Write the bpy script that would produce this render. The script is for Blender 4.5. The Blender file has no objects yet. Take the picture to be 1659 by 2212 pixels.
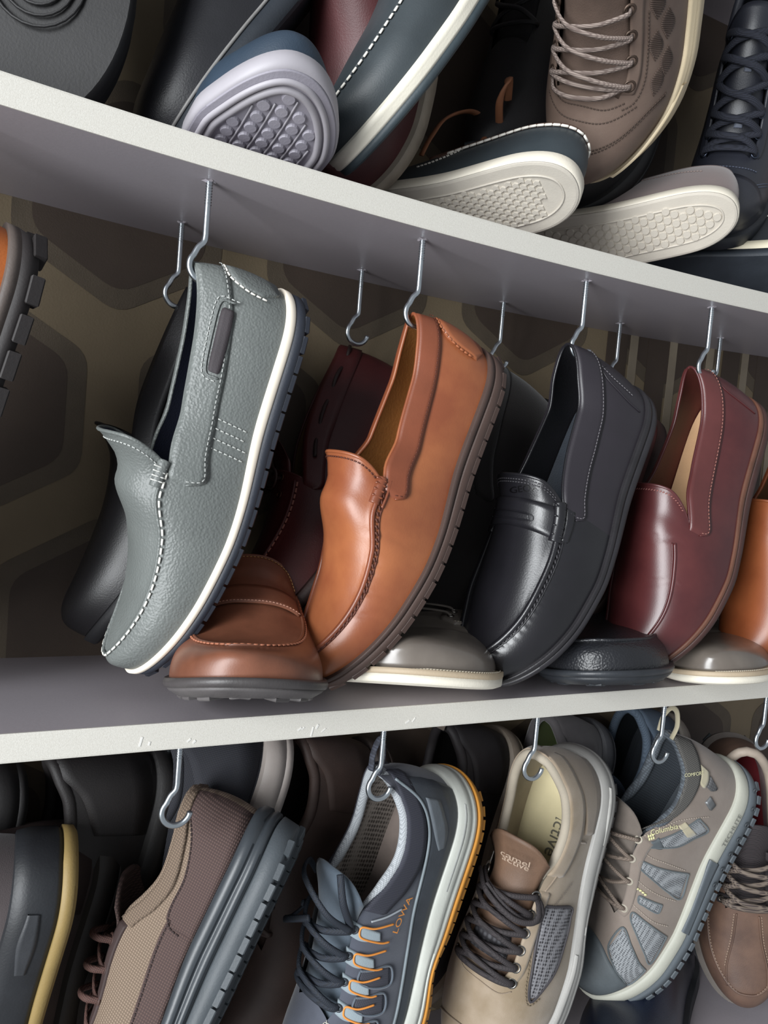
import bpy, math, random
from mathutils import Matrix, Vector

# ------------------------------------------------------------------ camera, world, light, exposure
scene = bpy.context.scene
COL = scene.collection
ZO = 1.4
FPX = 1652.33
cam_d = bpy.data.cameras.new('camera'); cam = bpy.data.objects.new('camera', cam_d); COL.objects.link(cam)
cam_d.sensor_fit = 'HORIZONTAL'; cam_d.sensor_width = 36.0; cam_d.lens = FPX/1659*36.0
cam_d.clip_start = .02; cam_d.clip_end = 50
RC = ((.89110394, .05145694, .45087243), (-.44559476, -.08885652, .89081414), (.08590153, -.99471438, -.05625145))
cam.matrix_world = Matrix(((RC[0][0], -RC[0][1], -RC[0][2], 0), (RC[1][0], -RC[1][1], -RC[1][2], 0), (RC[2][0], -RC[2][1], -RC[2][2], ZO), (0, 0, 0, 1)))
scene.camera = cam

world = bpy.data.worlds.new('world'); scene.world = world; world.use_nodes = True
bg = world.node_tree.nodes['Background']; bg.inputs[0].default_value = (.90, .95, 1, 1); bg.inputs[1].default_value = .32

def area(name, loc, target, sx, sy, power, color):
    d = bpy.data.lights.new(name, 'AREA'); d.shape = 'RECTANGLE'; d.size = sx; d.size_y = sy; d.energy = power; d.color = color
    o = bpy.data.objects.new(name, d); COL.objects.link(o); o.location = loc
    o.rotation_euler = (Vector(target) - Vector(loc)).to_track_quat('-Z', 'Y').to_euler()
    return o
# daylight from an open doorway to the left behind the photographer
area('doorway_daylight', (-2.0, -.85, 1.48), (.4, .55, 1.4), 1.1, 2.3, 124, (.95, .98, 1))

scene.view_settings.view_transform = 'Standard'; scene.view_settings.look = 'None'
scene.view_settings.exposure = 0.16; scene.view_settings.gamma = 1.0
scene.view_settings.use_curve_mapping = False

import numpy as np
def pchip(xs, ys, x):
    xs = np.asarray(xs, float); ys = np.asarray(ys, float); x = np.clip(np.asarray(x, float), xs[0], xs[-1])
    h = np.diff(xs); d = np.diff(ys) / h
    m = np.zeros_like(ys); m[0] = d[0]; m[-1] = d[-1]
    for i in range(1, len(xs) - 1):
        if d[i-1] * d[i] > 0:
            w1 = 2*h[i] + h[i-1]; w2 = h[i] + 2*h[i-1]
            m[i] = (w1 + w2) / (w1 / d[i-1] + w2 / d[i])
    i = np.clip(np.searchsorted(xs, x, side='right') - 1, 0, len(xs) - 2)
    t = (x - xs[i]) / h[i]
    return ((1+2*t)*(1-t)**2*ys[i] + t*(1-t)**2*h[i]*m[i] + t*t*(3-2*t)*ys[i+1] + t*t*(t-1)*h[i]*m[i+1])

class Last:
    """the foot form a shoe is built on: P(t, a): t = 0 heel .. 1 toe, a = 0 left sole edge .. 90 crown .. 180 right sole edge"""
    def __init__(s, L=.29, rows=None, n=2.5, Th=.018, Tt=.012, ts=.012, heel=(.16, 2.2), toe=(.26, 2.3), roll=(.10, 2.2, .35),
                 sw=1., sh=1., bend=0., lean=.006, trow=None, ncurve=None, tb=.55, hm=None, wm=None, pinch=None, arch=0.):
        s.L = L; s.rows = np.array(rows, float); s.n = n; s.Th = Th; s.Tt = Tt; s.ts = ts
        s.heel = heel; s.toe = toe; s.roll = roll; s.sw = sw; s.sh = sh; s.bend = bend; s.lean = lean; s.trow = trow
        s.ncurve = ncurve; s.tb = tb; s.pinch = pinch; s.arch = arch
        if hm is not None: s.rows[:, 3] *= np.asarray(hm)
        if wm is not None: s.rows[:, 1] *= np.asarray(wm); s.rows[:, 2] *= np.asarray(wm)
        s.G = np.linspace(0, 1, 601); r = s.rows
        s.WL, s.WR, s.HH = (pchip(r[:, 0], r[:, k], s.G) for k in (1, 2, 3))
        s.TK = pchip([q[0] for q in trow], [q[1] for q in trow], s.G) if trow else pchip([0, .3, .6, 1], [Th, Th, Tt, Tt], s.G)
        s.PF = pchip([q[0] for q in pinch], [q[1] for q in pinch], s.G) if pinch else None
    def wid(s, t):
        t = np.clip(t, 0, 1)
        wl = np.interp(t, s.G, s.WL); wr = np.interp(t, s.G, s.WR)
        rh, ph = s.heel; rt, pt = s.toe
        u = np.clip(1 - t/rh, 0, 1); f = np.power(np.clip(1 - u**ph, 0, 1), 1/ph)
        u = np.clip((t - (1-rt))/rt, 0, 1); f = f*np.power(np.clip(1 - u**pt, 0, 1), 1/pt)
        return wl*f*s.sw, wr*f*s.sw
    def hgt(s, t):
        h = np.interp(t, s.G, s.HH)
        rr, pr, hm = s.roll
        u = np.clip((t - (1-rr))/rr, 0, 1)
        return h*(hm + (1-hm)*np.power(np.clip(1 - u**pr, 0, 1), 1/pr))*s.sh
    def zb(s, t):
        t = np.asarray(t, float)
        u = np.clip((t - s.tb)/(1 - s.tb), 0, 1.1); v = np.clip((.12 - t)/.12, 0, 1.1)
        return s.ts*u**2 + .003*v**2 + s.arch*np.exp(-((t - .5)/.075)**2)
    def thick(s, t):
        return np.interp(t, s.G, s.TK) - s.arch*np.exp(-((np.asarray(t, float) - .5)/.075)**2)
    def zf(s, t): return s.zb(t) + s.thick(t)
    def yc(s, t):
        return s.bend*np.clip((np.asarray(t) - .3)/.7, 0, 1)**2
    def nn(s, t):
        if s.ncurve is None: return s.n
        return pchip([c[0] for c in s.ncurve], [c[1] for c in s.ncurve], t)
    def raw(s, t, a):
        t = np.asarray(t, float); a = np.radians(np.asarray(a, float)); t, a = np.broadcast_arrays(t, a)
        c = np.cos(a); k = np.clip(np.sin(a), 0, 1)
        wl, wr = s.wid(t); H = s.hgt(t); e = 2/s.nn(t)
        y = np.where(c >= 0, wl, wr)*np.sign(c)*np.power(np.abs(c), e) + s.yc(t)
        kz = np.power(k, e)
        if s.pinch:
            f = np.interp(t, s.G, s.PF)
            y = (y - s.yc(t))*(1 - f*kz**2) + s.yc(t)
        z = s.zf(t) + H*kz
        g = np.clip(1 - t/.2, 0, 1)**2
        x = t*s.L + s.lean*g*(kz**2*1.6 - .55*np.sin(np.pi*np.clip(kz, 0, 1)))
        return np.stack([x, y, z], -1)
    def nor(s, t, a):
        t = np.asarray(t, float); a = np.asarray(a, float); t, a = np.broadcast_arrays(t, a)
        tt = np.clip(t, .003, .997); aa = np.clip(a, .5, 179.5)
        e = .0015; f = .4
        dt = s.raw(np.clip(tt+e, 0, 1), aa) - s.raw(np.clip(tt-e, 0, 1), aa)
        da = s.raw(tt, np.clip(aa+f, 0, 180)) - s.raw(tt, np.clip(aa-f, 0, 180))
        n = np.cross(da, dt)
        l = np.linalg.norm(n, axis=-1, keepdims=True)
        return n/np.maximum(l, 1e-12)
    def P(s, t, a, off=0.):
        p = s.raw(t, a)
        if np.any(np.asarray(off) != 0):
            o = np.asarray(off, float)
            p = p + s.nor(t, a)*(o[..., None] if o.ndim else o)
        return p
    def ang(s, hf, t=.3):
        return np.degrees(np.arcsin(np.clip(hf, 0, 1)**(np.asarray(s.nn(t))/2)))
    def outline(s, m=0., N=60):
        """left and right sole edges (x, y), offset outwards by m"""
        u = (1 - np.cos(np.linspace(0, np.pi, N)))/2
        wl, wr = s.wid(u); x = u*s.L; yc = s.yc(u)
        L = np.stack([x, yc + wl], -1); R = np.stack([x, yc - wr], -1)
        ring = np.concatenate([L, R[::-1][1:-1]], 0)
        d = np.roll(ring, -1, 0) - np.roll(ring, 1, 0)
        nn = np.stack([-d[:,1], d[:,0]], -1); nn /= np.maximum(np.linalg.norm(nn, axis=1, keepdims=True), 1e-9)
        ring = ring + nn*m
        L2 = ring[:N]; R2 = np.concatenate([ring[:1], ring[N:][::-1], ring[N-1:N]], 0)
        return L2, R2
    def sole(s, t, side, lev, m=.003):
        """point on the sole's side wall: side 1 left, -1 right, lev 0 ground .. 1 feather line"""
        wl, wr = s.wid(t); y = s.yc(t) + np.where(np.asarray(side) > 0, wl + m, -wr - m)
        x = t*s.L; x = np.where(t <= .001, x - m, np.where(t >= .999, x + m, x))
        return np.stack(np.broadcast_arrays(x, y, s.zb(t) + s.thick(t)*lev), -1)

PINCH = [(0, .62), (.1, .58), (.3, .42), (.42, .22), (.52, 0), (1, 0)]
ROWS_LOAFER = [(0,.033,.032,.088),(.1,.033,.032,.090),(.2,.034,.032,.090),(.35,.036,.031,.086),(.45,.040,.034,.078),(.55,.045,.039,.066),
               (.65,.049,.043,.056),(.75,.049,.044,.049),(.85,.047,.041,.042),(.95,.043,.037,.036),(1,.040,.034,.034)]
ROWS_SNEAK = [(0,.037,.036,.118),(.1,.037,.036,.118),(.2,.038,.036,.116),(.35,.040,.035,.108),(.45,.043,.038,.094),(.55,.047,.042,.080),
              (.65,.051,.046,.068),(.75,.052,.047,.059),(.85,.050,.045,.052),(.95,.046,.041,.046),(1,.043,.038,.043)]

# ------------------------------------------------------------------ materials
MATS = {}
def srgb(c):
    if isinstance(c, str):
        c = tuple(int(c[i:i+2], 16)/255 for i in (0, 2, 4))
    return tuple((v/12.92 if v <= .04045 else ((v+.055)/1.055)**2.4) for v in c) + (1,)
def new_mat(name):
    m = bpy.data.materials.new(name); m.use_nodes = True
    nt = m.node_tree; b = nt.nodes['Principled BSDF']
    return m, nt, b
def mixc(nt, fac, c1, c2):
    n = nt.nodes.new('ShaderNodeMix'); n.data_type = 'RGBA'
    nt.links.new(fac, n.inputs[0]); n.inputs[6].default_value = c1; n.inputs[7].default_value = c2
    return n.outputs[2]
def mat(kind, col, rough=.5, col2=None, bump=.3, scale=1., spec=.5, var=.35, coat=0., metal=0.):
    key = (kind, col, rough, col2, bump, scale, spec, var, coat, metal)
    if key in MATS: return MATS[key]
    m, nt, b = new_mat('%s_%s' % (kind, col if isinstance(col, str) else 'x'))
    c = srgb(col); L = nt.links
    b.inputs['Roughness'].default_value = rough; b.inputs['Metallic'].default_value = metal
    b.inputs['Specular IOR Level'].default_value = spec
    if coat: b.inputs['Coat Weight'].default_value = coat; b.inputs['Coat Roughness'].default_value = .28
    tc = nt.nodes.new('ShaderNodeTexCoord'); obj = tc.outputs['Object']
    def noise(sc, det=3, rg=.55):
        n = nt.nodes.new('ShaderNodeTexNoise'); n.inputs['Scale'].default_value = sc; n.inputs['Detail'].default_value = det
        n.inputs['Roughness'].default_value = rg; L.new(obj, n.inputs['Vector']); return n.outputs['Fac']
    def bumpn(h, st, dist):
        n = nt.nodes.new('ShaderNodeBump'); n.inputs['Strength'].default_value = st; n.inputs['Distance'].default_value = dist
        L.new(h, n.inputs['Height']); L.new(n.outputs['Normal'], b.inputs['Normal'])
    def ramp(f, p0, p1):
        n = nt.nodes.new('ShaderNodeMapRange'); n.inputs[1].default_value = p0; n.inputs[2].default_value = p1; n.clamp = True
        L.new(f, n.inputs[0]); return n.outputs[0]
    dark = srgb(col2) if col2 else tuple(v*(1-var) for v in c[:3]) + (1,)
    if kind in ('leather', 'pebble', 'suede', 'patent'):
        f = ramp(noise(26*scale, 4), .35, .68)
        L.new(mixc(nt, f, dark, c), b.inputs['Base Color'])
        if kind == 'pebble':
            v = nt.nodes.new('ShaderNodeTexVoronoi'); v.feature = 'SMOOTH_F1'; v.inputs['Scale'].default_value = 520*scale
            L.new(obj, v.inputs['Vector']); bumpn(v.outputs['Distance'], bump, .0012)
        elif kind == 'leather':
            bumpn(noise(900*scale, 3), bump, .0006)
        elif kind == 'suede':
            bumpn(noise(1500*scale, 2), bump, .001); b.inputs['Sheen Weight'].default_value = .3
    elif kind == 'weave':
        hs = []
        for ax in ('X', 'Z'):
            w = nt.nodes.new('ShaderNodeTexWave'); w.wave_type = 'BANDS'; w.bands_direction = ax; w.inputs['Scale'].default_value = 120*scale; w.inputs['Distortion'].default_value = .4; w.inputs['Detail'].default_value = 1.
            L.new(obj, w.inputs['Vector']); hs.append(w.outputs['Fac'])
        mu = nt.nodes.new('ShaderNodeMath'); mu.operation = 'MULTIPLY'; L.new(hs[0], mu.inputs[0]); L.new(hs[1], mu.inputs[1])
        L.new(mixc(nt, ramp(mu.outputs[0], .02, .45), dark, c), b.inputs['Base Color']); bumpn(mu.outputs[0], bump, .0008)
    elif kind == 'mesh':
        sc = 260*scale
        v = nt.nodes.new('ShaderNodeTexVoronoi'); v.inputs['Scale'].default_value = sc; v.inputs['Randomness'].default_value = .15
        L.new(obj, v.inputs['Vector'])
        L.new(mixc(nt, ramp(v.outputs['Distance'], .25, .55), dark, c), b.inputs['Base Color'])
        bumpn(v.outputs['Distance'], bump, .0012)
    elif kind == 'board':
        f = ramp(noise(700*scale, 4, .7), .3, .7)
        L.new(mixc(nt, f, dark, c), b.inputs['Base Color']); bumpn(noise(1100*scale, 3), bump, .0006)
    elif kind == 'plain':
        b.inputs['Base Color'].default_value = c
    else:   # rubber, metal, print
        f = ramp(noise(40*scale, 4), .3, .75)
        L.new(mixc(nt, f, dark, c), b.inputs['Base Color'])
        if bump: bumpn(noise(600*scale, 2), bump, .0004)
    MATS[key] = m
    return m
def rubber(c, rough=.6, var=.2, bump=.15): return mat('rubber', c, rough, var=var, bump=bump)
def plain(c, rough=.6): return mat('plain', c, rough)
ZINC = mat('metal', 'D4DCE2', .28, var=.15, bump=.05, metal=1.)

# ------------------------------------------------------------------ mesh helpers
def mesh(name, V, F, m=None, parent=None, smooth=True, kind=None, label=None, weld=False):
    me = bpy.data.meshes.new(name)
    V = np.asarray(V, dtype=np.float32).reshape(-1, 3)
    me.vertices.add(len(V)); me.vertices.foreach_set('co', V.ravel())
    ln = np.fromiter((len(f) for f in F), dtype=np.int32, count=len(F)); lv = np.fromiter((i for f in F for i in f), dtype=np.int32)
    me.loops.add(len(lv)); me.loops.foreach_set('vertex_index', lv)
    me.polygons.add(len(F)); me.polygons.foreach_set('loop_start', np.concatenate([[0], np.cumsum(ln)[:-1]]).astype(np.int32))
    me.update(calc_edges=True)
    if weld:
        import bmesh
        bm = bmesh.new(); bm.from_mesh(me); bmesh.ops.remove_doubles(bm, verts=bm.verts, dist=2e-5)
        bmesh.ops.dissolve_degenerate(bm, edges=bm.edges, dist=1e-6); bm.to_mesh(me); bm.free()
    me.polygons.foreach_set('use_smooth', [bool(smooth)]*len(me.polygons))
    if m: me.materials.append(m)
    me.update()
    o = bpy.data.objects.new(name, me); COL.objects.link(o)
    if parent: o.parent = parent
    if kind: o['kind'] = kind
    if label: o['label'] = label
    return o
def inst(name, src, M, parent):
    """another object on the mesh of src"""
    o = bpy.data.objects.new(name, src.data); COL.objects.link(o); o.parent = parent; o.matrix_local = M
    return o
def tag(o, label, cat, group=None):
    o['label'] = label; o['category'] = cat
    if group: o['group'] = group
    return o
def gridf(nu, nv, base=0, flip=False):
    F = []
    for i in range(nu-1):
        for j in range(nv-1):
            q = (base+i*nv+j, base+(i+1)*nv+j, base+(i+1)*nv+j+1, base+i*nv+j+1)
            F.append(q[::-1] if flip else q)
    return F
def cat_rom(p, n, closed=False):
    """smooth curve through the points, n samples evenly spaced"""
    p = np.asarray(p, float)
    if len(p) < 3 and not closed:
        u = np.linspace(0, 1, n)[:, None]; return p[0]*(1-u) + p[-1]*u
    if closed: q = np.concatenate([p[-1:], p, p[:2]], 0); k = len(p)
    else: q = np.concatenate([2*p[:1]-p[1:2], p, 2*p[-1:]-p[-2:-1]], 0); k = len(p)-1
    out = []
    for i in range(k):
        a, b, c, d = q[i:i+4]
        t = np.linspace(0, 1, 16, endpoint=False)[:, None]
        out.append(.5*(2*b + (c-a)*t + (2*a-5*b+4*c-d)*t*t + (3*b-a-3*c+d)*t**3))
    out = np.concatenate(out + [q[k+1:k+2]], 0)
    s = np.concatenate([[0], np.cumsum(np.linalg.norm(np.diff(out, axis=0)*(np.array([.3, .0008]) if out.shape[1] == 2 else 1), axis=1))])
    u = np.linspace(0, s[-1], n)
    return np.stack([np.interp(u, s, out[:, j]) for j in range(out.shape[1])], -1)
def tube_vf(p, r, sides=8, closed=False, flat=1., base=0, up=None):
    """tube along p; flat < 1 squeezes it along the given up directions"""
    p = np.asarray(p, float); n = len(p); r = np.broadcast_to(np.asarray(r, float), (n,))
    if closed: d = np.roll(p, -1, 0) - np.roll(p, 1, 0)
    else: d = np.gradient(p, axis=0)
    d /= np.maximum(np.linalg.norm(d, axis=1, keepdims=True), 1e-9)
    V = []; u = None
    for i in range(n):
        if up is not None: u = np.asarray(up[i] if np.ndim(up) == 2 else up, float)
        elif u is None:
            u = np.array([0, 0, 1.]) if abs(d[i][2]) < .9 else np.array([1., 0, 0])
        u = u - d[i]*np.dot(u, d[i]); u /= max(np.linalg.norm(u), 1e-9); w = np.cross(d[i], u)
        for k in range(sides):
            a = 2*math.pi*k/sides
            V.append(p[i] + r[i]*(math.cos(a)*w + flat*math.sin(a)*u))
    F = []
    for i in range(n if closed else n-1):
        for k in range(sides):
            j = (i+1) % n
            F.append((base+i*sides+k, base+i*sides+(k+1) % sides, base+j*sides+(k+1) % sides, base+j*sides+k))
    if not closed:
        F.append(tuple(base+k for k in range(sides))[::-1]); F.append(tuple(base+(n-1)*sides+k for k in range(sides)))
    return V, F
def tube(name, p, r, m, parent=None, sides=8, closed=False, flat=1., up=None, **kw):
    V, F = tube_vf(p, r, sides, closed, flat, 0, up)
    return mesh(name, V, F, m, parent, **kw)
def box_vf(c, hx, hy, hz, ax=None, base=0, bev=0.):
    """box round c with half sizes along the axes ax (3x3 columns), its edges cut"""
    A = np.eye(3) if ax is None else np.asarray(ax, float)
    V = []; F = []
    if bev <= 0:
        for sx in (-1, 1):
            for sy in (-1, 1):
                for sz in (-1, 1): V.append(np.asarray(c) + A @ np.array([sx*hx, sy*hy, sz*hz]))
        F = [(0,1,3,2),(4,6,7,5),(0,4,5,1),(2,3,7,6),(0,2,6,4),(1,5,7,3)]
    else:
        b = bev
        prof = [(hx-b, hy-b, -hz), (hx, hy, -hz+b), (hx, hy, hz-b), (hx-b, hy-b, hz)]
        for (x, y, z) in prof:
            for sx, sy in ((-1,-1),(1,-1),(1,1),(-1,1)): V.append(np.asarray(c) + A @ np.array([sx*x, sy*y, z]))
        F = [(3,2,1,0), (12,13,14,15)]
        for i in range(3):
            for k in range(4): F.append((i*4+k, i*4+(k+1) % 4, i*4+4+(k+1) % 4, i*4+4+k))
    return V, [tuple(base+i for i in f) for f in F]
class MB:
    def __init__(s): s.V = []; s.F = []
    def add(s, V, F):
        b = len(s.V); s.V += list(V); s.F += [tuple(b+i for i in f) for f in F]
    def build(s, name, m, parent=None, **kw): return mesh(name, s.V, s.F, m, parent, **kw)

TEXT = {}
def text_geo(body):
    return TEXT[body]
def make_texts(bodies):
    """outline meshes of the words that appear on the shoes, at size 1"""
    obs = []
    for b_ in bodies:
        cu = bpy.data.curves.new('word', 'FONT'); cu.body = b_; cu.size = 1.; cu.align_x = 'CENTER'; cu.align_y = 'CENTER'; cu.resolution_u = 4
        ob = bpy.data.objects.new('word', cu); COL.objects.link(ob); obs.append(ob)
    dg = bpy.context.evaluated_depsgraph_get()
    for ob in obs:
        me = bpy.data.meshes.new_from_object(ob.evaluated_get(dg))
        TEXT[ob.data.body] = ([(v.co.x, v.co.y) for v in me.vertices], [tuple(p.vertices) for p in me.polygons]); bpy.data.meshes.remove(me)
    for ob in obs:
        cu = ob.data; bpy.data.objects.remove(ob); bpy.data.curves.remove(cu)
make_texts(('GEOX', 'LOWA', 'GORE-TEX', 'camel active', 'camel', 'active', 'EVA', 'COMFORT', 'Columbia', 'TECHLITE'))

# ------------------------------------------------------------------ shoes
class Shoe:
    def __init__(s, name, label, cat, group, pose, spec, q=1.0):
        s.la = Last(L=pose['L'], sw=pose['sw'], sh=pose['sh'], ts=pose.get('ts', spec.get('ts', .015)), hm=pose.get('hm'), wm=pose.get('wm'),
                    **{k: v for k, v in spec.items() if k not in ('L', 'sw', 'sh', 'ts', 'hm')})
        s.q = q
        s.root = bpy.data.objects.new(name, None); COL.objects.link(s.root); s.root.empty_display_size = .02
        x = np.array(pose['x'], float); z = np.array(pose['z'], float); x /= np.linalg.norm(x); z = z - x*np.dot(x, z); z /= np.linalg.norm(z); y = np.cross(z, x)
        l = pose['loc']
        s.root.matrix_world = Matrix(((x[0], y[0], z[0], l[0]), (x[1], y[1], z[1], l[1]), (x[2], y[2], z[2], l[2]), (0, 0, 0, 1)))
        tag(s.root, label, cat, group)
    # ---- opening
    def opening(s, xv, xn, top, p=2.4, lip=0.):
        s.xv, s.xn, s.top, s.pt, s.lip = xv, xn, top, p, lip
    def aopen(s, t):
        hf = pchip([r[0] for r in s.top], [r[1] for r in s.top], t)
        return s.la.ang(hf, t)
    def throat(s, a):
        an = float(s.aopen(s.xn)); u = np.clip(np.abs(90 - np.asarray(a, float))/max(90-an, 1e-3), 0, 1)
        return np.where(np.abs(90-np.asarray(a, float)) >= 90-an, s.xn, s.xv + (s.xn - s.xv)*u**s.pt)
    def topline(s, n=40):
        t = s.xn*np.linspace(0, 1, n)**1.8; a = s.aopen(t)
        an = a[-1]; aa = np.linspace(an, 180-an, n)
        left = np.stack([t, a], -1); thr = np.stack([s.throat(aa), aa], -1); right = np.stack([t, 180-a], -1)[::-1]
        return left, thr, right
    def grids(s):
        q = s.q; nq = max(14, int(44*q)); nv = max(8, int(18*q)); nt = max(10, int(26*q)); nx = max(22, int(64*q))
        tq = s.xn*np.linspace(0, 1, nq)**2.1; v = np.linspace(0, 1, nv)
        T = np.repeat(tq[:, None], nv, 1); A = s.aopen(tq)[:, None]*v[None]
        an = float(s.aopen(s.xn))
        cols = np.concatenate([an*v, np.linspace(an, 180-an, nt)[1:-1], (180 - an*v)[::-1]])
        t0 = s.throat(cols); u = np.linspace(0, 1, nx); u = 1 - (1-u)**2.0
        TV = t0[None] + (1 - t0[None])*u[:, None]; AV = np.repeat(cols[None], nx, 0)
        return (T, A), (T, 180-A), (TV, AV)
    def lipoff(s, T, A):
        """the throat edge stands a little off the foot"""
        if not s.lip: return np.zeros_like(T)
        d = np.clip(1 - (T - s.throat(A))/.08, 0, 1)
        return s.lip*d**2*s.lw(A)*(T > s.xv - .01)
    def lw(s, A):
        an = float(s.aopen(s.xn)); B = np.minimum(A, 180-np.asarray(A, float)); u = np.clip((B - an)/26., 0, 1)
        return u*u*(3-2*u)*(.8 + .2*np.sin(np.radians(A)))
    def upper(s, m, lining=None, th=.0022, disp=None, name='upper', vm=None):
        la = s.la; V = []; F = []; VI = []; Vv = []; Fv = []
        for k, (T, A) in enumerate(s.grids()):
            off = np.zeros_like(T)
            if disp is not None: off = off + disp(T, A)
            if k == 2: off = off + s.lipoff(T, A)
            p = la.P(T, A, off + 1e-7).reshape(-1, 3); i = la.P(T, A, off - th).reshape(-1, 3)
            f = gridf(T.shape[0], T.shape[1], 0, flip=(k == 1))
            if k == 2 and vm is not None:
                mesh('vamp', p, f, vm, s.root, weld=True)
            else:
                F += [tuple(len(V)+j for j in q) for q in f]; V += list(p)
            Fv += [tuple(len(VI)+j for j in q)[::-1] for q in f]; VI += list(i)
        s.up = mesh(name, V, F, m, s.root, weld=True)
        if lining is not None: mesh('lining', VI, Fv, lining, s.root, weld=True)
        return s.up
    def insole(s, m, lift=.003, shrink=.004):
        la = s.la; Lp, Rp = la.outline(-shrink, 40); t = np.clip(Lp[:, 0]/la.L, 0, 1)
        n = 7; V = []
        for i in range(40):
            for j in range(n):
                u = j/(n-1); p = Lp[i]*(1-u) + Rp[i]*u; V.append((p[0], p[1], float(la.zf(t[i])) + lift + .006*(2*u-1)**4))
        return mesh('insole', V, gridf(40, n, 0, True), m, s.root)
    def rim(s, r, m, name='topline_binding', off=-.001, parts=(1, 1, 1), parent=None, flat=1.):
        L, T, R = s.topline(int(30 + 20*s.q)); segs = []
        if parts == (1, 1, 1):
            c = np.concatenate([L[1:-1], T, R[1:-1], L[:1]], 0); closed = True
        else:
            c = np.concatenate([R[:-1], L], 0) if parts == (1, 0, 1) else T; closed = False
        o = np.where(np.array([x[0] for x in c]) >= s.xv - 1e-6, s.lip*s.lw(c[:, 1]), 0.)
        p = s.la.P(c[:, 0], c[:, 1], off + o)
        return tube(name, p, r, m, parent or s.root, 8, closed, flat, up=s.la.nor(c[:, 0], c[:, 1]) if flat < 1 else None)
    # ---- curves on the upper, in (t, a)
    def curve(s, pts, n=40, off=0.):
        c = cat_rom(pts, n); T = np.clip(c[:, 0], 0, 1); A = np.clip(c[:, 1], 0, 180); return c, s.la.P(T, A, off + s.lipoff(T, A) + 1e-9)
    def seam(s, pts, r, m, name='seam', off=0., n=60, sides=6, parent=None, flat=1.):
        c, p = s.curve(pts, n, off)
        return tube(name, p, r, m, parent or s.root, sides, False, flat, up=s.la.nor(c[:, 0], c[:, 1]) if flat < 1 else None)
    def stitch(s, pts, m, pitch=.005, ln=.0032, r=.0005, off=.0004, name='stitching', parent=None, tilt=0., mb=None):
        c, p = s.curve(pts, 240, off); sl = np.concatenate([[0], np.cumsum(np.linalg.norm(np.diff(p, axis=0), axis=1))])
        nrm = s.la.nor(np.clip(c[:, 0], 0, 1), np.clip(c[:, 1], 0, 180)); own = mb is None
        if own: mb = MB()
        k = max(1, int(sl[-1]/pitch))
        for i in range(k):
            d0 = (i+.5)*pitch
            q = np.array([np.interp(d0, sl, p[:, j]) for j in range(3)]); q2 = np.array([np.interp(min(d0+.001, sl[-1]), sl, p[:, j]) for j in range(3)])
            nn = np.array([np.interp(d0, sl, nrm[:, j]) for j in range(3)]); nn /= max(np.linalg.norm(nn), 1e-9)
            t = q2 - q; t /= max(np.linalg.norm(t), 1e-9); w = np.cross(nn, t)
            if tilt: t = t*math.cos(tilt) + w*math.sin(tilt); w = np.cross(nn, t)
            mb.add(*box_vf(q, ln/2, r, r*.8, np.stack([t, w, nn], 1), bev=r*.45))
        if own: return mb.build(name, m, parent or s.root, kind='stuff')
    def strip(s, A, B, m, name, h=.0012, off=-.0004, n=40, k=8, parent=None, label=None):
        """a raised panel between two curves in (t, a)"""
        a = cat_rom(A, n); b = cat_rom(B, n); V = []
        us = np.concatenate([[0], np.linspace(.0, 1, k), [1]])
        hs = np.concatenate([[off], np.full(k, h), [off]])
        for u, hh in zip(us, hs):
            c = a*(1-u) + b*u
            e = np.full(n, hh); e[0] = off; e[-1] = off
            T = np.clip(c[:, 0], 0, 1); A_ = np.clip(c[:, 1], 0, 180); V += list(s.la.P(T, A_, e + s.lipoff(T, A_)))
        return mesh(name, V, gridf(k+2, n), m, parent or s.root, label=label)
    def frame(s, t, a, off=0., ang=0.):
        p = s.la.P(t, a, off); n = s.la.nor(t, a); e = .002
        d = s.la.P(min(t+e, 1), a) - s.la.P(max(t-e, 0), a); d -= n*np.dot(d, n); d /= np.linalg.norm(d); w = np.cross(n, d)
        c, k = math.cos(ang), math.sin(ang); d, w = d*c + w*k, w*c - d*k
        return p, d, w, n
    def eyelet(s, t, a, m, r=.0035, w=.0011, off=.001, name='eyelet', parent=None):
        p, d, e, n = s.frame(t, a, off)
        ring = [p + r*(math.cos(x)*d + math.sin(x)*e) for x in np.linspace(0, 2*math.pi, 14, endpoint=False)]
        return tube(name, ring, w, m, parent or s.root, 6, True)
    def lace(s, pts, r, m, name='lace', flat=.55, n=60, parent=None, closed=False):
        """pts: (t, a, off) on the shoe"""
        q = np.asarray(pts, float); p = s.la.P(q[:, 0], q[:, 1], q[:, 2] + 1e-7); nr = s.la.nor(q[:, 0], q[:, 1])
        c = cat_rom(np.concatenate([p, nr], 1), n)
        return tube(name, c[:, :3], r, m, parent or s.root, 7, closed, flat, up=c[:, 3:])
    def text(s, body, t, a, size, m, ang=0., off=.0012, name='lettering', parent=None, sx=1.):
        W, F = text_geo(body); V = [(x*size*sx, y*size) for x, y in W]
        return s.decal(V, F, t, a, m, ang, off, name, parent)
    def decal(s, V, F, t, a, m, ang=0., off=.0012, name='lettering', parent=None):
        e = .004; f = 1.
        p, d, w, n = s.frame(t, a, 0., ang)
        dt = (s.la.P(t+e, a) - s.la.P(t-e, a))/(2*e); da = (s.la.P(t, a+f) - s.la.P(t, a-f))/(2*f)
        J = np.array([[np.dot(dt, d), np.dot(da, d)], [np.dot(dt, w), np.dot(da, w)]]); Ji = np.linalg.inv(J)
        V = np.asarray(V); ta = V @ Ji.T + np.array([t, a])
        T = np.clip(ta[:, 0], 0, 1); A = np.clip(ta[:, 1], 0, 180)
        return mesh(name, s.la.P(T, A, off + s.lipoff(T, A) + 1e-9), F, m, parent or s.root, smooth=False)
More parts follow.
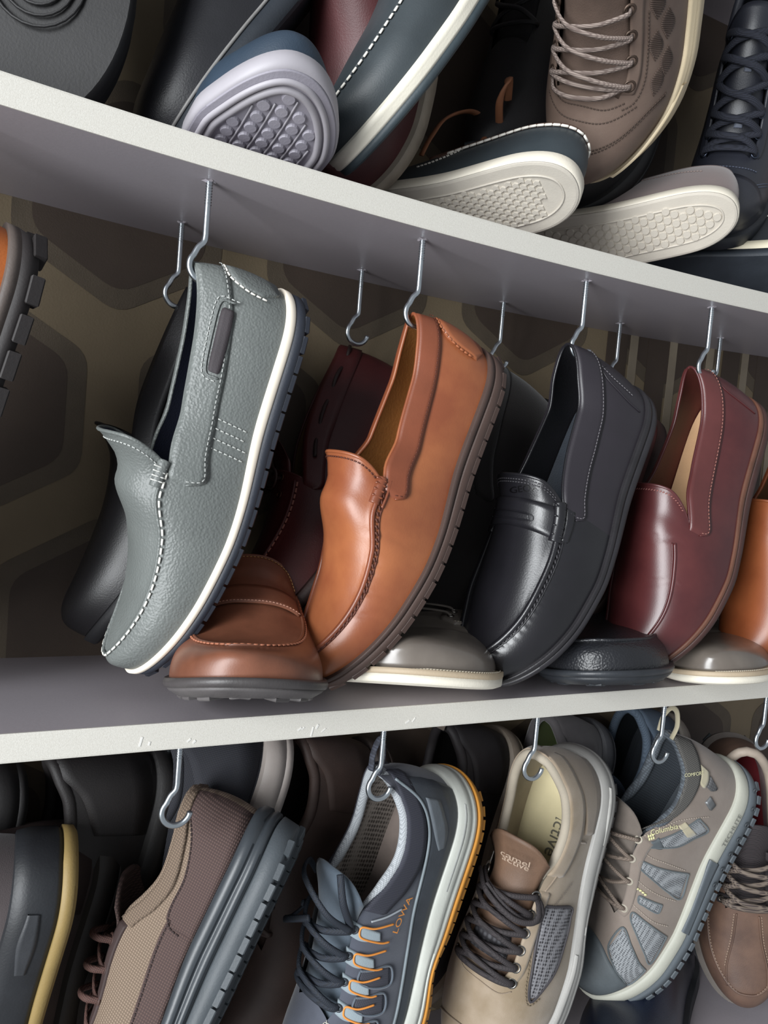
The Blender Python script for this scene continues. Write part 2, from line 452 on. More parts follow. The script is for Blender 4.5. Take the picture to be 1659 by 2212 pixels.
    # ---- sole
    def layer(s, name, prof, m, N=None, parent=None, zadd=0., capb=True, capt=True, label=None):
        """prof: (lev, margin) from bottom to top"""
        N = N or max(24, int(56*s.q)); la = s.la; V = []
        for lev, mg in prof:
            Lp, Rp = la.outline(mg, N); ring = np.concatenate([Lp, Rp[::-1][1:-1]], 0)
            t = ring[:, 0]/la.L; tc = np.clip(t, 0, 1)
            z = la.zb(t) + la.thick(tc)*lev + zadd
            V += list(np.column_stack([ring, z]))
        M = 2*N-2; F = []
        for i in range(len(prof)-1):
            for k in range(M): F.append((i*M+k, i*M+(k+1) % M, (i+1)*M+(k+1) % M, (i+1)*M+k)[::-1])
        def cap(b, fl):
            for i in range(N-1):
                l0, l1 = b+i, b+i+1; r0 = b + (0 if i == 0 else M-i); r1 = b + (M-i-1)
                q = [l0, l1, r1, r0]; q = [x for j, x in enumerate(q) if x not in q[:j]]
                if len(q) > 2: F.append(tuple(q) if fl else tuple(q[::-1]))
        if capb: cap(0, True)
        if capt: cap((len(prof)-1)*M, False)
        o = mesh(name, V, F, m, parent or s.root, smooth=True, label=label)
        o.data.polygons.foreach_set('use_smooth', [len(p.vertices) == 4 and abs(p.normal.z) < .8 for p in o.data.polygons])
        return o
    def sole_pt(s, t, side, lev, mg=.003):
        Lp, Rp = s.la.outline(mg, 200); C = Lp if side > 0 else Rp
        x = np.interp(t*s.la.L, C[:, 0], C[:, 0]); y = np.interp(t*s.la.L, C[:, 0], C[:, 1])
        z = s.la.zb(t) + s.la.thick(np.clip(t, 0, 1))*lev
        return np.stack(np.broadcast_arrays(x, y, z), -1)
    def sole_strip(s, A, B, m, name, mg=.003, h=.0012, n=50, k=5, side=1, parent=None):
        """a raised panel on the side of the sole between two curves in (t, lev)"""
        a = cat_rom(A, n); b = cat_rom(B, n); V = []
        us = np.concatenate([[0], np.linspace(0, 1, k), [1]]); hs = np.concatenate([[-.001], np.full(k, h), [-.001]])
        for u, hh in zip(us, hs):
            c = a*(1-u) + b*u; V += list(s.sole_pt(c[:, 0], side, c[:, 1], mg + hh))
        return mesh(name, V, gridf(k+2, n, 0, side < 0), m, parent or s.root)
    def lugs(s, m, n=22, size=(.006, .004, .003), mg=.002, name='lug', sides=(1, -1), t0=.02, t1=.98, drop=.0, skip=None):
        V, F = box_vf((0, 0, 0), *size, bev=.0008); src = None
        for sd in sides:
            for i in range(n):
                t = t0 + (t1-t0)*i/(n-1)
                if skip and skip(t): continue
                p = s.sole_pt(np.array(t), sd, np.array(0.), mg - size[1]); a = s.sole_pt(np.array(t+.01), sd, np.array(0.), mg); b = s.sole_pt(np.array(t-.01), sd, np.array(0.), mg)
                d = a-b; d /= np.linalg.norm(d); z = np.array([0, 0, 1.]); y = np.cross(z, d); y /= np.linalg.norm(y); z = np.cross(d, y)
                p = p - z*(size[2] - .001 + drop)
                M = Matrix(((d[0], y[0], z[0], p[0]), (d[1], y[1], z[1], p[1]), (d[2], y[2], z[2], p[2]), (0, 0, 0, 1)))
                if src is None: src = mesh(name, V, F, m, s.root, smooth=False); src.matrix_local = M
                else: inst(name, src, M, s.root)
    def studs(s, m, make, dx, dy, mg=-.012, name='tread_stud', t0=0., t1=1., keep=None, stagger=True):
        """pattern of tread pieces under the sole"""
        la = s.la; Lp, Rp = la.outline(mg, 160); src = None; i = 0; x = Lp[:, 0].min() + dx*.6; V, F = make()
        while x < Lp[:, 0].max():
            yl = np.interp(x, Lp[:, 0], Lp[:, 1]); yr = np.interp(x, Rp[:, 0], Rp[:, 1]); t = x/la.L
            j0 = int(math.floor(yr/dy)) - 1
            for j in range(j0, int(yl/dy)+2):
                y = (j + (.5 if (stagger and i % 2) else 0))*dy
                if y > yl or y < yr or not (t0 <= t <= t1) or (keep and not keep(t, y)): continue
                sl = float(la.zb(t+.01) - la.zb(t-.01))/(.02*la.L)
                ex = Vector((1, 0, sl)).normalized(); ey = Vector((0, 1, 0)); ez = ex.cross(ey)
                M = Matrix(((ex.x, 0, ez.x, x), (0, 1, 0, y), (ex.z, 0, ez.z, float(la.zb(t))), (0, 0, 0, 1)))
                if src is None: src = mesh(name, V, F, m, s.root, smooth=False); src.matrix_local = M
                else: inst(name, src, M, s.root)
            x += dx; i += 1

# ------------------------------------------------------------------ the cupboard
YF, YB = .494, .6695
def sag_up(x):
    u = np.clip(np.asarray(x, float), -.15, .95) - .4
    return .0561*u**2 - .0144*u**3
ZU = ZO + .17294                     # underside of the upper shelf, mid span
def sag_mid(x): return .0034*(np.clip(np.asarray(x, float), -.3, 1.1) - .4)**2
ZM = ZO + .17294 - .35               # top of the middle shelf
TH = .018
M_BOARD = mat('board', 'B0A9AF', .42, var=.06, bump=.08, scale=.5)
M_EDGE = mat('board', 'D2CFC7', .6, col2='C2BEB5', bump=.2, scale=1.4)
def shelf(label, zbot, sag, x0=-.225, x1=1.29):
    xs = np.linspace(x0, x1, 90); z = zbot + sag(xs); V = []
    bev = .0012
    for x, zz in zip(xs, z):
        V += [(x, YF+.0012, zz), (x, YB, zz), (x, YB, zz+TH), (x, YF+.0012, zz+TH)]
    F = []
    for i in range(len(xs)-1):
        for k in range(4): F.append((i*4+k, i*4+(k+1) % 4, i*4+4+(k+1) % 4, i*4+4+k)[::-1])
    F += [(0, 1, 2, 3), tuple(len(V)-4+k for k in (3, 2, 1, 0))]
    o = mesh('shelf_board', V, F, M_BOARD, smooth=False)
    V = []
    for x, zz in zip(xs, z):
        V += [(x, YF+.0012, zz-.0001), (x, YF+.0004, zz), (x, YF, zz+bev), (x, YF, zz+TH-bev), (x, YF+.0004, zz+TH), (x, YF+.0012, zz+TH+.0001)]
    mesh('edge_band', V, gridf(len(xs), 6, 0, True), M_EDGE, o, smooth=False, label='white speckled front edge')
    tag(o, label, 'shelf', 'cupboard shelves')
    return o
SH_U = shelf('upper shelf board with white front edge, sagging above the hanging loafers', ZU, sag_up)
SH_M = shelf('middle shelf board with chipped white front edge under the loafers', ZM - TH, sag_mid)
SH_T = shelf('top shelf board above the frame that the upper row hangs from', ZU + TH + .36, lambda x: 0*np.asarray(x, float))
SH_L = shelf('lowest shelf board below the row of trail shoes', ZM - TH - .405, lambda x: 0*np.asarray(x, float))

def chips():
    rnd = random.Random(5); m = mat('plain', 'DAD8D3', .6)
    for x0, n in ((.088, 2), (.118, 2), (.196, 5), (.285, 2)):
        for i in range(n):
            x = x0 + .0045*i + .003*rnd.random(); l = .0012 + .0026*rnd.random(); z = ZM - TH + float(sag_mid(x)) + .003 + .005*rnd.random(); a_ = .5 + .9*rnd.random()
            ax = np.array([[math.cos(a_), 0, -math.sin(a_)], [0, 1, 0], [math.sin(a_), 0, math.cos(a_)]])
            V, F = box_vf((x, YF, z), l, .0003, .0003 + .0004*rnd.random(), ax); mesh('edge_chip', V, F, m, SH_M, smooth=False)
chips()
M_WALL = mat('leather', '786A54', .75, var=.12, bump=.5, scale=.6)
def wall():
    x0, x1, z0, z1 = -.9, 1.9, .75, 2.1; t = .03
    V, F = box_vf(((x0+x1)/2, YB + .0005 + t/2, (z0+z1)/2), (x1-x0)/2, t/2, (z1-z0)/2)
    o = mesh('wall_back', V, F, M_WALL, smooth=False); o['kind'] = 'structure'
    return o
WALL = wall()
def light_block(name, x):  # unseen end panel, added to keep sideways light out of the shelves
    V, F = box_vf((x, (YF + YB)/2 + .003, 1.425), .009, (YB - YF)/2 - .001, .675)
    o = mesh(name, V, F, M_BOARD, smooth=False); o['kind'] = 'structure'
light_block('light_block_left', -.235); light_block('light_block_right', 1.30)

# ------------------------------------------------------------------ hooks
def hook(label, x, y, ztop, rot=0., shank=.040, r=.0021, R=.0098, group='cup hooks'):
    root = bpy.data.objects.new('screw_hook', None); COL.objects.link(root); root.location = (x, y, ztop); root.rotation_euler = (0, 0, rot)
    p = [(0, 0, .004), (0, 0, -.012), (0, 0, -.030), (0, 0, -shank+.004), (-.0008, 0, -shank), (-.004, 0, -shank-.0035)]
    cx, cz = .0006, -shank - .0155
    for a in np.linspace(138, 352, 16):
        p.append((cx + R*math.cos(math.radians(a)), 0, cz + R*math.sin(math.radians(a))))
    pts = cat_rom(p, 70)
    tube('wire', pts, r, ZINC, root, 10)
    # screw thread
    k = 9*16; a = np.linspace(0, 9*2*math.pi, k)
    th = np.stack([(r-.0001)*np.cos(a), (r-.0001)*np.sin(a), .001 - .0165*np.linspace(0, 1, k)], -1)
    tube('thread', th, .00045, ZINC, root, 5)
    rnd = random.Random(int(x*1e4)); n = 12; V = [(0, 0, -.0016)]
    for k in range(n):
        a_ = 2*math.pi*k/n; rr = (.0030 + .0026*rnd.random()); V.append((rr*math.cos(a_), rr*math.sin(a_), .0001 if k % 2 else -.0009*rnd.random()))
    mesh('burr', V, [(0, 1+(k+1) % n, 1+k) for k in range(n)], M_BOARD, root, smooth=False)
    tag(root, label, 'hook', group)
    return root

POSES = {
    'grey': {'L': 0.2828, 'sw': 0.953, 'sh': 0.893, 'loc': [0.187, 0.5275, 1.5132], 'x': [-0.2195, 0.0852, -0.9719], 'z': [-0.9743, -0.0709, 0.2138], 'ts': 0.0266, 'hm': [0.95, 0.865, 0.818, 0.831, 1.015, 1.241, 1.087, 0.917, 0.812, 0.767, 0.829], 'wm': [1.017, 1.008, 1.001, 0.999, 0.997, 0.99, 0.982, 0.977, 0.982, 0.987, 0.994]},
    'tan': {'L': 0.2848, 'sw': 0.913, 'sh': 0.889, 'loc': [0.3503, 0.526, 1.4938], 'x': [-0.3595, -0.0339, -0.9325], 'z': [-0.9267, -0.1043, 0.3611], 'ts': 0.0293, 'hm': [0.98, 0.894, 0.827, 0.86, 1.105, 1.295, 1.109, 0.895, 0.768, 0.696, 0.651], 'wm': [0.997, 0.996, 1.002, 1.014, 1.022, 1.018, 0.998, 0.976, 0.957, 0.945, 0.95]},
    'black': {'L': 0.2891, 'sw': 1.07, 'sh': 0.961, 'loc': [0.5129, 0.5288, 1.4839], 'x': [-0.403, -0.0555, -0.9135], 'z': [-0.9085, -0.0965, 0.4066], 'ts': 0.0302, 'hm': [1.113, 0.983, 0.837, 0.896, 1.022, 1.075, 1.091, 1.043, 0.935, 0.842, 0.826], 'wm': [1.037, 1.035, 1.035, 1.035, 1.024, 1.007, 0.993, 0.986, 0.983, 0.981, 0.985]},
    'burg': {'L': 0.2883, 'sw': 1.001, 'sh': 0.974, 'loc': [0.6554, 0.522, 1.4935], 'x': [-0.3363, -0.04, -0.9409], 'z': [-0.941, -0.0269, 0.3375], 'ts': 0.0328, 'hm': [1.013, 0.867, 0.795, 0.88, 1.074, 1.231, 1.232, 1.083, 0.927, 0.853, 0.903], 'wm': [1.019, 1.018, 1.02, 1.023, 1.02, 1.015, 1.011, 0.995, 0.973, 0.956, 0.955]},
    'brown': {'L': 0.2363, 'sw': 1.107, 'sh': 0.843, 'loc': [0.2105, 0.6638, 1.2194], 'x': [-0.3123, -0.9483, 0.0561], 'z': [-0.0055, 0.0609, 0.9981], 'ts': 0.0192, 'hm': [0.982, 0.993, 1.016, 1.068, 1.162, 1.145, 1.02, 0.874, 0.755, 0.698, 0.766], 'wm': [1.006, 0.998, 0.989, 0.975, 0.961, 0.96, 0.975, 0.998, 1.036, 1.081, 1.089]},
    'taupe': {'L': 0.2368, 'sw': 1.316, 'sh': 0.728, 'loc': [0.4107, 0.6617, 1.2211], 'x': [-0.6256, -0.7801, 0.0079], 'z': [-0.0589, 0.0573, 0.9966], 'ts': 0.0188, 'hm': [1.029, 0.994, 0.943, 0.866, 0.79, 0.802, 0.808, 0.84, 0.919, 0.981, 1.029], 'wm': [0.999, 0.999, 0.999, 0.999, 1.003, 1.01, 1.021, 1.034, 1.046, 1.034, 1.016]},
    'grain': {'L': 0.2786, 'sw': 1.167, 'sh': 0.793, 'loc': [0.6323, 0.6576, 1.22], 'x': [-0.7071, -0.7069, 0.0175], 'z': [-0.1014, 0.1259, 0.9869], 'ts': 0.011, 'hm': [1.012, 1.009, 0.997, 0.966, 0.905, 0.83, 0.817, 0.878, 0.906, 0.906, 0.941], 'wm': [1.0, 0.999, 0.999, 0.999, 1.001, 1.005, 1.013, 1.023, 1.032, 1.023, 1.011]},
    'taupe2': {'L': 0.2891, 'sw': 1.049, 'sh': 0.646, 'loc': [0.7946, 0.6575, 1.2212], 'x': [-0.7479, -0.6638, -0.0081], 'z': [-0.1019, 0.1027, 0.9895], 'ts': 0.0102, 'hm': [1.054, 0.981, 0.883, 0.751, 0.641, 0.697, 0.76, 0.831, 0.923, 0.989, 1.035], 'wm': [0.999, 1.0, 1.001, 1.002, 1.004, 1.005, 1.005, 1.0, 1.005, 1.006, 1.005]},
    'black_back': {'L': 0.2879, 'sw': 0.993, 'sh': 0.966, 'loc': [0.2048, 0.6102, 1.5012], 'x': [-0.3583, 0.1055, -0.9276], 'z': [-0.8698, 0.3231, 0.3728], 'ts': 0.0255, 'hm': [0.987, 0.987, 0.992, 1.021, 1.044, 1.033, 1.015, 0.998, 0.978, 0.955, 0.942], 'wm': [1.0, 0.999, 0.998, 0.998, 0.997, 0.998, 0.999, 1.0, 1.001, 1.002, 1.003]},
    'burg_back': {'L': 0.2885, 'sw': 0.994, 'sh': 0.998, 'loc': [0.3525, 0.6423, 1.4741], 'x': [-0.4845, -0.1818, -0.8557], 'z': [-0.8702, 0.0002, 0.4926], 'ts': 0.0289, 'hm': [0.981, 0.99, 1.003, 1.015, 1.021, 1.006, 0.994, 0.993, 0.996, 0.999, 1.001], 'wm': [1.0, 1.0, 1.0, 1.0, 0.999, 0.999, 0.999, 1.0, 1.0, 1.0, 1.0]},
    'taupelace': {'L': 0.2692, 'sw': 1.115, 'sh': 0.948, 'loc': [0.4072, 0.4338, 1.9115], 'x': [0.3792, 0.594, -0.7095], 'z': [-0.7276, -0.2823, -0.6252], 'ts': 0.035, 'hm': [0.999, 0.999, 1.0, 1.003, 1.008, 1.016, 1.019, 1.013, 1.005, 1.0, 0.997], 'wm': [0.999, 1.002, 1.004, 1.007, 1.009, 1.003, 0.992, 0.983, 0.979, 0.976, 0.976]},
    'navylace': {'L': 0.2854, 'sw': 0.848, 'sh': 1.068, 'loc': [0.6767, 0.5753, 1.8806], 'x': [-0.2921, -0.1049, -0.9506], 'z': [-0.7305, -0.6171, 0.2926], 'ts': 0.0602, 'hm': [0.987, 1.014, 1.05, 1.096, 1.119, 0.994, 0.925, 0.927, 0.956, 0.984, 1.007], 'wm': [1.0, 1.002, 1.004, 1.006, 1.006, 0.999, 0.987, 0.976, 0.974, 0.982, 0.993]},
    'boathang': {'L': 0.2949, 'sw': 1.084, 'sh': 0.74, 'loc': [0.3707, 0.5205, 1.8722], 'x': [-0.487, 0.0686, -0.8707], 'z': [-0.8716, 0.0252, 0.4895], 'ts': 0.004, 'hm': [1.006, 1.004, 0.998, 0.983, 0.955, 0.918, 0.916, 0.951, 0.978, 0.993, 1.007], 'wm': [0.997, 0.998, 1.0, 1.005, 1.016, 1.031, 1.046, 1.036, 1.018, 0.997, 0.975]},
    'burgup': {'L': 0.2873, 'sw': 1.041, 'sh': 1.0, 'loc': [0.2656, 0.5535, 1.9094], 'x': [0.0001, 0.2023, -0.9793], 'z': [-0.8267, -0.551, -0.1139], 'ts': 0.0226, 'hm': [1.0, 1.0, 1.0, 1.0, 1.0, 1.0, 1.0, 1.0, 1.0, 1.0, 1.0], 'wm': [0.998, 0.999, 1.0, 1.003, 1.009, 1.017, 1.025, 1.023, 1.012, 0.994, 0.979]},
    'whitesole': {'L': 0.2178, 'sw': 0.915, 'sh': 0.824, 'loc': [0.1406, 0.6952, 1.5839], 'x': [0.0839, -0.9719, 0.2198], 'z': [0.0403, 0.2237, 0.9738], 'ts': 0.0185, 'hm': [1.0, 1.0, 1.001, 1.002, 1.003, 1.002, 0.996, 0.981, 0.955, 0.929, 0.94], 'wm': [0.997, 0.999, 1.001, 1.006, 1.014, 1.025, 1.033, 1.022, 0.981, 0.944, 0.924]},
    'boat': {'L': 0.2705, 'sw': 0.777, 'sh': 0.798, 'loc': [0.4012, 0.4899, 1.6385], 'x': [-0.374, 0.9117, -0.1702], 'z': [0.4581, 0.3412, 0.8208], 'ts': 0.012, 'hm': [0.793, 0.885, 0.96, 1.001, 1.016, 1.013, 1.007, 1.002, 1.0, 0.999, 0.999], 'wm': [0.966, 0.985, 1.002, 0.987, 0.968, 0.973, 0.984, 0.993, 0.998, 1.001, 1.003]},
    'slip': {'L': 0.2693, 'sw': 0.643, 'sh': 0.959, 'loc': [0.5898, 0.4931, 1.6475], 'x': [-0.4577, 0.8667, -0.1985], 'z': [0.5951, 0.4645, 0.6558], 'ts': 0.012, 'hm': [0.887, 0.95, 1.003, 1.033, 1.034, 1.019, 1.007, 1.001, 0.999, 0.999, 0.999], 'wm': [0.941, 0.96, 0.981, 0.981, 0.963, 0.963, 0.976, 0.989, 0.997, 1.001, 1.004]},
    'blackup': {'L': 0.2836, 'sw': 1.006, 'sh': 0.899, 'loc': [0.2514, 0.5734, 1.8462], 'x': [-0.5185, 0.0152, -0.8549], 'z': [-0.8511, 0.0871, 0.5178], 'ts': -0.002, 'hm': [1.0, 1.0, 1.0, 1.001, 1.001, 1.002, 1.002, 0.997, 0.986, 0.966, 0.946], 'wm': [1.003, 1.0, 0.997, 0.992, 0.984, 0.978, 0.983, 1.002, 1.025, 1.027, 1.018]},
    'canvas': {'L': 0.2814, 'sw': 0.945, 'sh': 0.839, 'loc': [0.2192, 0.5243, 1.1232], 'x': [-0.3643, 0.0608, -0.9293], 'z': [-0.7486, 0.5745, 0.331], 'ts': 0.022, 'hm': [0.653, 0.688, 0.689, 0.793, 0.881, 0.945, 0.987, 1.005, 1.008, 1.005, 1.002], 'wm': [0.958, 0.961, 0.968, 0.982, 1.005, 1.018, 1.015, 1.009, 1.004, 1.0, 0.998]},
    'orange': {'L': 0.2938, 'sw': 0.935, 'sh': 0.929, 'loc': [0.3951, 0.5748, 1.1201], 'x': [-0.3691, -0.0451, -0.9283], 'z': [-0.8743, -0.3219, 0.3633], 'ts': 0.0224, 'hm': [0.841, 0.816, 0.8, 0.909, 0.974, 1.002, 1.012, 1.022, 1.016, 1.007, 0.999], 'wm': [0.983, 0.986, 0.997, 0.995, 0.985, 0.977, 0.985, 0.993, 0.998, 1.001, 1.003]},
    'beige': {'L': 0.2948, 'sw': 1.009, 'sh': 0.97, 'loc': [0.5562, 0.5859, 1.1237], 'x': [-0.3256, -0.0438, -0.9445], 'z': [-0.8449, -0.435, 0.3114], 'ts': 0.0264, 'hm': [0.964, 0.88, 0.783, 0.759, 0.898, 1.056, 1.192, 1.174, 1.112, 1.04, 0.984], 'wm': [0.982, 0.989, 1.002, 1.0, 0.997, 1.006, 1.014, 1.01, 1.009, 1.005, 1.001]},
    'columbia': {'L': 0.28, 'sw': 0.925, 'sh': 0.927, 'loc': [0.7388, 0.5458, 1.1038], 'x': [-0.4596, 0.1344, -0.8779], 'z': [-0.8863, -0.0056, 0.4632], 'ts': 0.0114, 'hm': [1.003, 0.955, 0.953, 1.011, 1.092, 1.039, 0.96, 0.925, 0.878, 0.805, 0.768], 'wm': [0.971, 0.981, 0.992, 1.002, 1.009, 1.014, 1.011, 1.002, 0.988, 0.969, 0.95]},
    'hiker': {'L': 0.2864, 'sw': 0.938, 'sh': 0.994, 'loc': [0.8227, 0.6325, 1.1061], 'x': [-0.0928, -0.2457, -0.9649], 'z': [-0.6631, -0.7076, 0.2439], 'ts': 0.0071, 'hm': [1.061, 1.022, 0.998, 0.989, 0.998, 1.017, 1.021, 0.996, 0.966, 0.952, 0.974], 'wm': [1.001, 1.002, 1.002, 1.001, 0.998, 0.991, 0.982, 0.974, 0.978, 0.985, 0.996]},
    'yellow': {'L': 0.2896, 'sw': 0.941, 'sh': 0.966, 'loc': [0.0655, 0.5715, 1.1536], 'x': [-0.166, 0.2428, -0.9558], 'z': [-0.9856, -0.0102, 0.1686], 'ts': 0.022, 'hm': [0.975, 0.989, 0.998, 1.001, 1.001, 1.001, 1.0, 1.0, 1.0, 1.0, 1.0], 'wm': [1.014, 1.002, 0.992, 0.98, 0.972, 0.973, 0.982, 0.991, 0.997, 1.001, 1.003]},
}

# ------------------------------------------------------------------ shoe parts shared by several kinds
def moc_seam(a0=46., t0=.5, t1=.965, p=2.6, n=16):
    u = np.linspace(0, 1, n); t = t0 + (t1-t0)*np.sin(u*np.pi/2)
    a = 90 - (90-a0)*np.power(np.clip(1 - ((t-t0)/(t1-t0))**p, 0, 1), 1/p)
    return np.stack([t, a], -1)
def mirror(c): return np.stack([c[:, 0], 180 - c[:, 1]], -1)
def full_u(c): return np.concatenate([c, mirror(c)[::-1][1:]], 0)
def ridge(c, w=3.0, h=.0012, inner=-.0008, puck=0., pk=70.):
    """raises the apron seam and puckers the leather below it"""
    def f(T, A):
        B = np.minimum(A, 180-A); sa = np.interp(T, c[:, 0], c[:, 1], left=200, right=200)
        d = B - sa
        o = h*np.exp(-(d/w)**2) + inner*np.clip(d/12, 0, 1)*(d < 100)
        if puck: o = o + puck*np.sin(T*pk*2*np.pi)*np.exp(-((d+7)/6)**2)
        return np.where(T >= c[0, 0], o, 0.)
    return f
def creases(lst):
    """shallow folds across the forefoot: (t, a, size, depth)"""
    def f(T, A):
        o = np.zeros_like(T)
        for t, a, sz, dp in lst: o = o - dp*np.exp(-((T-t-.0006*(A-a))/.006)**2 - ((A-a)/sz)**2)
        return o
    return f
def addf(*fs): return lambda T, A: sum(f(T, A) for f in fs)
def collar(s, m, width=14., h=.0016, thread=None, pitch=.0035, end=.02, name='collar_band', ln=.0022, r=.00035, tw=None):
    """band round the opening, both sides, with its stitched edge"""
    t = np.concatenate([np.linspace(0, .06, 4), np.linspace(.1, s.xn, 9)])
    for sd in (1, -1):
        a = s.aopen(t); w = width*np.clip(.75 + .25*t/.1, .7, 1) if tw is None else np.interp(t, tw[0], tw[1])
        A = np.stack([t, a], -1); B = np.stack([t, a - w], -1)
        B = np.concatenate([B, [[s.xn + end, a[-1] - w[-1]*.55 if hasattr(w, '__len__') else a[-1]-w*.55]]], 0)
        A = np.concatenate([A, [[s.xn + end*.9, a[-1] - 1.]]], 0)
        if sd < 0: A[:, 1] = 180-A[:, 1]; B[:, 1] = 180-B[:, 1]
        o = s.strip(A if sd > 0 else B, B if sd > 0 else A, m, name, h=h, n=48, k=6)
        if thread and sd > 0:
            C = B.copy(); C[:, 1] += 1.8*sd; C[-1, 0] -= .006
            s.stitch(C, thread, pitch, ln, r, h + .0001, parent=o)
            s.seam(B, .0006, m, 'band_edge', h*.4, 70, parent=o)
def std_loafer(s, m, lin, ins, rim=.0014, disp=None, th=.0022, lift=.003):
    s.upper(m, lin, th, disp); s.rim(rim, m); s.insole(ins, lift)
def tongue(s, m, t0=.28, t1=.72, a0=54., flare=.014, off=-.004, th=.003, name='tongue', rimm=None, lean=0.):
    nt, na = 26, 14; T, A = np.meshgrid(np.linspace(t0, t1, nt), np.linspace(a0, 180-a0, na), indexing='ij')
    u = (T-t0)/(t1-t0); o = off + flare*np.clip(1 - u/.38, 0, 1)**1.6
    rt = np.clip(1 - np.abs((A-90)/(90-a0))**3*np.clip(1-u/.3, 0, 1), 0, 1)
    p = s.la.P(T + (1-rt)*.05, A, o).reshape(-1, 3); q = s.la.P(T + (1-rt)*.05, A, o - th).reshape(-1, 3)
    V = list(p) + list(q); n = len(p)
    F = gridf(nt, na) + gridf(nt, na, n, True)
    for j in range(na-1): F.append((j, j+1, n+j+1, n+j))
    for i in range(nt-1):
        F.append((i*na, n+i*na, n+(i+1)*na, (i+1)*na)); F.append((i*na+na-1, (i+1)*na+na-1, n+(i+1)*na+na-1, n+i*na+na-1))
    return mesh(name, V, F, m, s.root)
def lacing(s, rows, aL, m, r=.0022, flat=.6, bars=True, h=.004, eyelet=None, er=.0035, cross=True, ea=None, sag=.0):
    """rows: t of each eyelet pair; laces cross between them"""
    for i, t in enumerate(rows):
        a = aL[i] if hasattr(aL, '__len__') else aL
        for sd in (1, -1):
            aa = a if sd > 0 else 180-a
            if eyelet: s.eyelet(t, aa, eyelet, er)
        if bars and (not cross or i in (len(rows)-1,)):
            s.lace([(t, a-1, .0), (t, a+2, h*.8), (t+.004, 75, h), (t+.006, 90, h*1.05), (t+.004, 105, h), (t, 178-a, h*.8), (t, 181-a, .0)], r, m, flat=flat, n=26)
        if cross and i < len(rows)-1:
            t2 = rows[i+1]; b = aL[i+1] if hasattr(aL, '__len__') else aL
            for sd in (1, -1):
                f = lambda x: x if sd > 0 else 180-x
                k = 1.0 if sd > 0 else 1.7
                s.lace([(t, f(a-1), .0), (t+.002, f(a+3), h*.9), (t*.6+t2*.4, f(82), h*k), (t*.35+t2*.65, f(100), h*k), (t2-.004, f(180-b-4), h*.9), (t2, f(180-b+1), .0)], r, m, flat=flat, n=30)
def rib_sole(s, m, mg=.003, name='outsole', bev=.002):
    return s.layer(name, [(0, -.005), (.02, mg-bev), (.12, mg), (.5, mg), (.5, mg-.002)], m)
def disc(r=.003, h=.0012, n=10):
    V = [(r*math.cos(a), r*math.sin(a), .0004) for a in np.linspace(0, 2*math.pi, n, endpoint=False)]
    V += [(r*.8*math.cos(a), r*.8*math.sin(a), -h) for a in np.linspace(0, 2*math.pi, n, endpoint=False)]
    F = [tuple(range(n, 2*n))[::-1]] + [(k, (k+1) % n, n+(k+1) % n, n+k)[::-1] for k in range(n)]
    return V, F
def arrow(sx=.0032, sy=.0026, h=.0012):
    """angled tread block"""
    P = [(-sx, -sy), (0, -sy*.6), (sx, -sy), (sx, sy*.4), (0, sy), (-sx, sy*.4)]; n = 6
    V = [(x, y, .0004) for x, y in P] + [(x*.85, y*.85, -h) for x, y in P]
    F = [tuple(range(n, 2*n))] + [(k, (k+1) % n, n+(k+1) % n, n+k) for k in range(n)]
    return V, F
THREAD_W = plain('E9E4DA', .7)
def shifted(key, dx=0, dy=0, dz=0, **kw):
    p = dict(POSES[key]); p['loc'] = [p['loc'][0]+dx, p['loc'][1]+dy, p['loc'][2]+dz]; p.update(kw); return p

LO = dict(rows=ROWS_LOAFER, Th=.016, Tt=.012, tb=.45, pinch=PINCH)
BT = dict(rows=ROWS_LOAFER, Th=.016, Tt=.012, tb=.45)
SN = dict(rows=ROWS_SNEAK, Th=.034, Tt=.026, tb=.55)
SU = dict(rows=ROWS_SNEAK, Th=.026, Tt=.022, tb=.55)
BO = dict(rows=ROWS_LOAFER, Th=.02, Tt=.018, tb=.6)
TOP_LO = [(0, .83), (.08, .82), (.2, .79), (.35, .745), (.45, .70), (.50, .675), (.55, .66)]
G_HANG = 'loafers hanging in the middle row'; G_STAND = 'shoes standing on the middle shelf'; G_LOW = 'trail shoes hanging in the lower row'; G_TOP = 'shoes on and above the upper shelf'

# ------------------------------------------------------------------ hooks
zu = lambda x: ZU + float(sag_up(x)); zl = lambda x: ZM - TH + float(sag_mid(x))
for lab, x, y in (('steel screw hook in the upper shelf holding the grey moccasin', .113, .517), ('steel screw hook in the upper shelf holding the tan loafer', .2745, .517),
                  ('steel screw hook in the upper shelf holding the black penny loafer', .434, .517), ('steel screw hook in the upper shelf holding the front burgundy loafer', .5785, .511),
                  ('steel screw hook behind the grey moccasin holding the black loafer', .117, .622), ('steel screw hook behind the tan loafer holding the burgundy boat shoe', .2775, .632),
                  ('steel screw hook right behind the heel of the tan loafer', .432, .634), ('steel screw hook showing just above the heel of the black penny loafer', .577, .627),
                  ('steel screw hook showing just above the heel of the front burgundy loafer', .709, .61)):
    hook(lab, x, y, zu(x), rot=0.)
for lab, x, y in (('steel screw hook under the middle shelf holding the brown canvas shoe', .1205, .517), ('steel screw hook under the middle shelf holding the blue and orange shoe', .278, .517),
                  ('steel screw hook under the middle shelf holding the beige suede shoe', .428, .517), ('steel screw hook under the middle shelf holding the taupe mesh hiking shoe', .580, .517),
                  ('steel screw hook under the middle shelf holding the red lined hiking shoe', .727, .517)):
    hook(lab, x, y, zl(x), shank=.038)

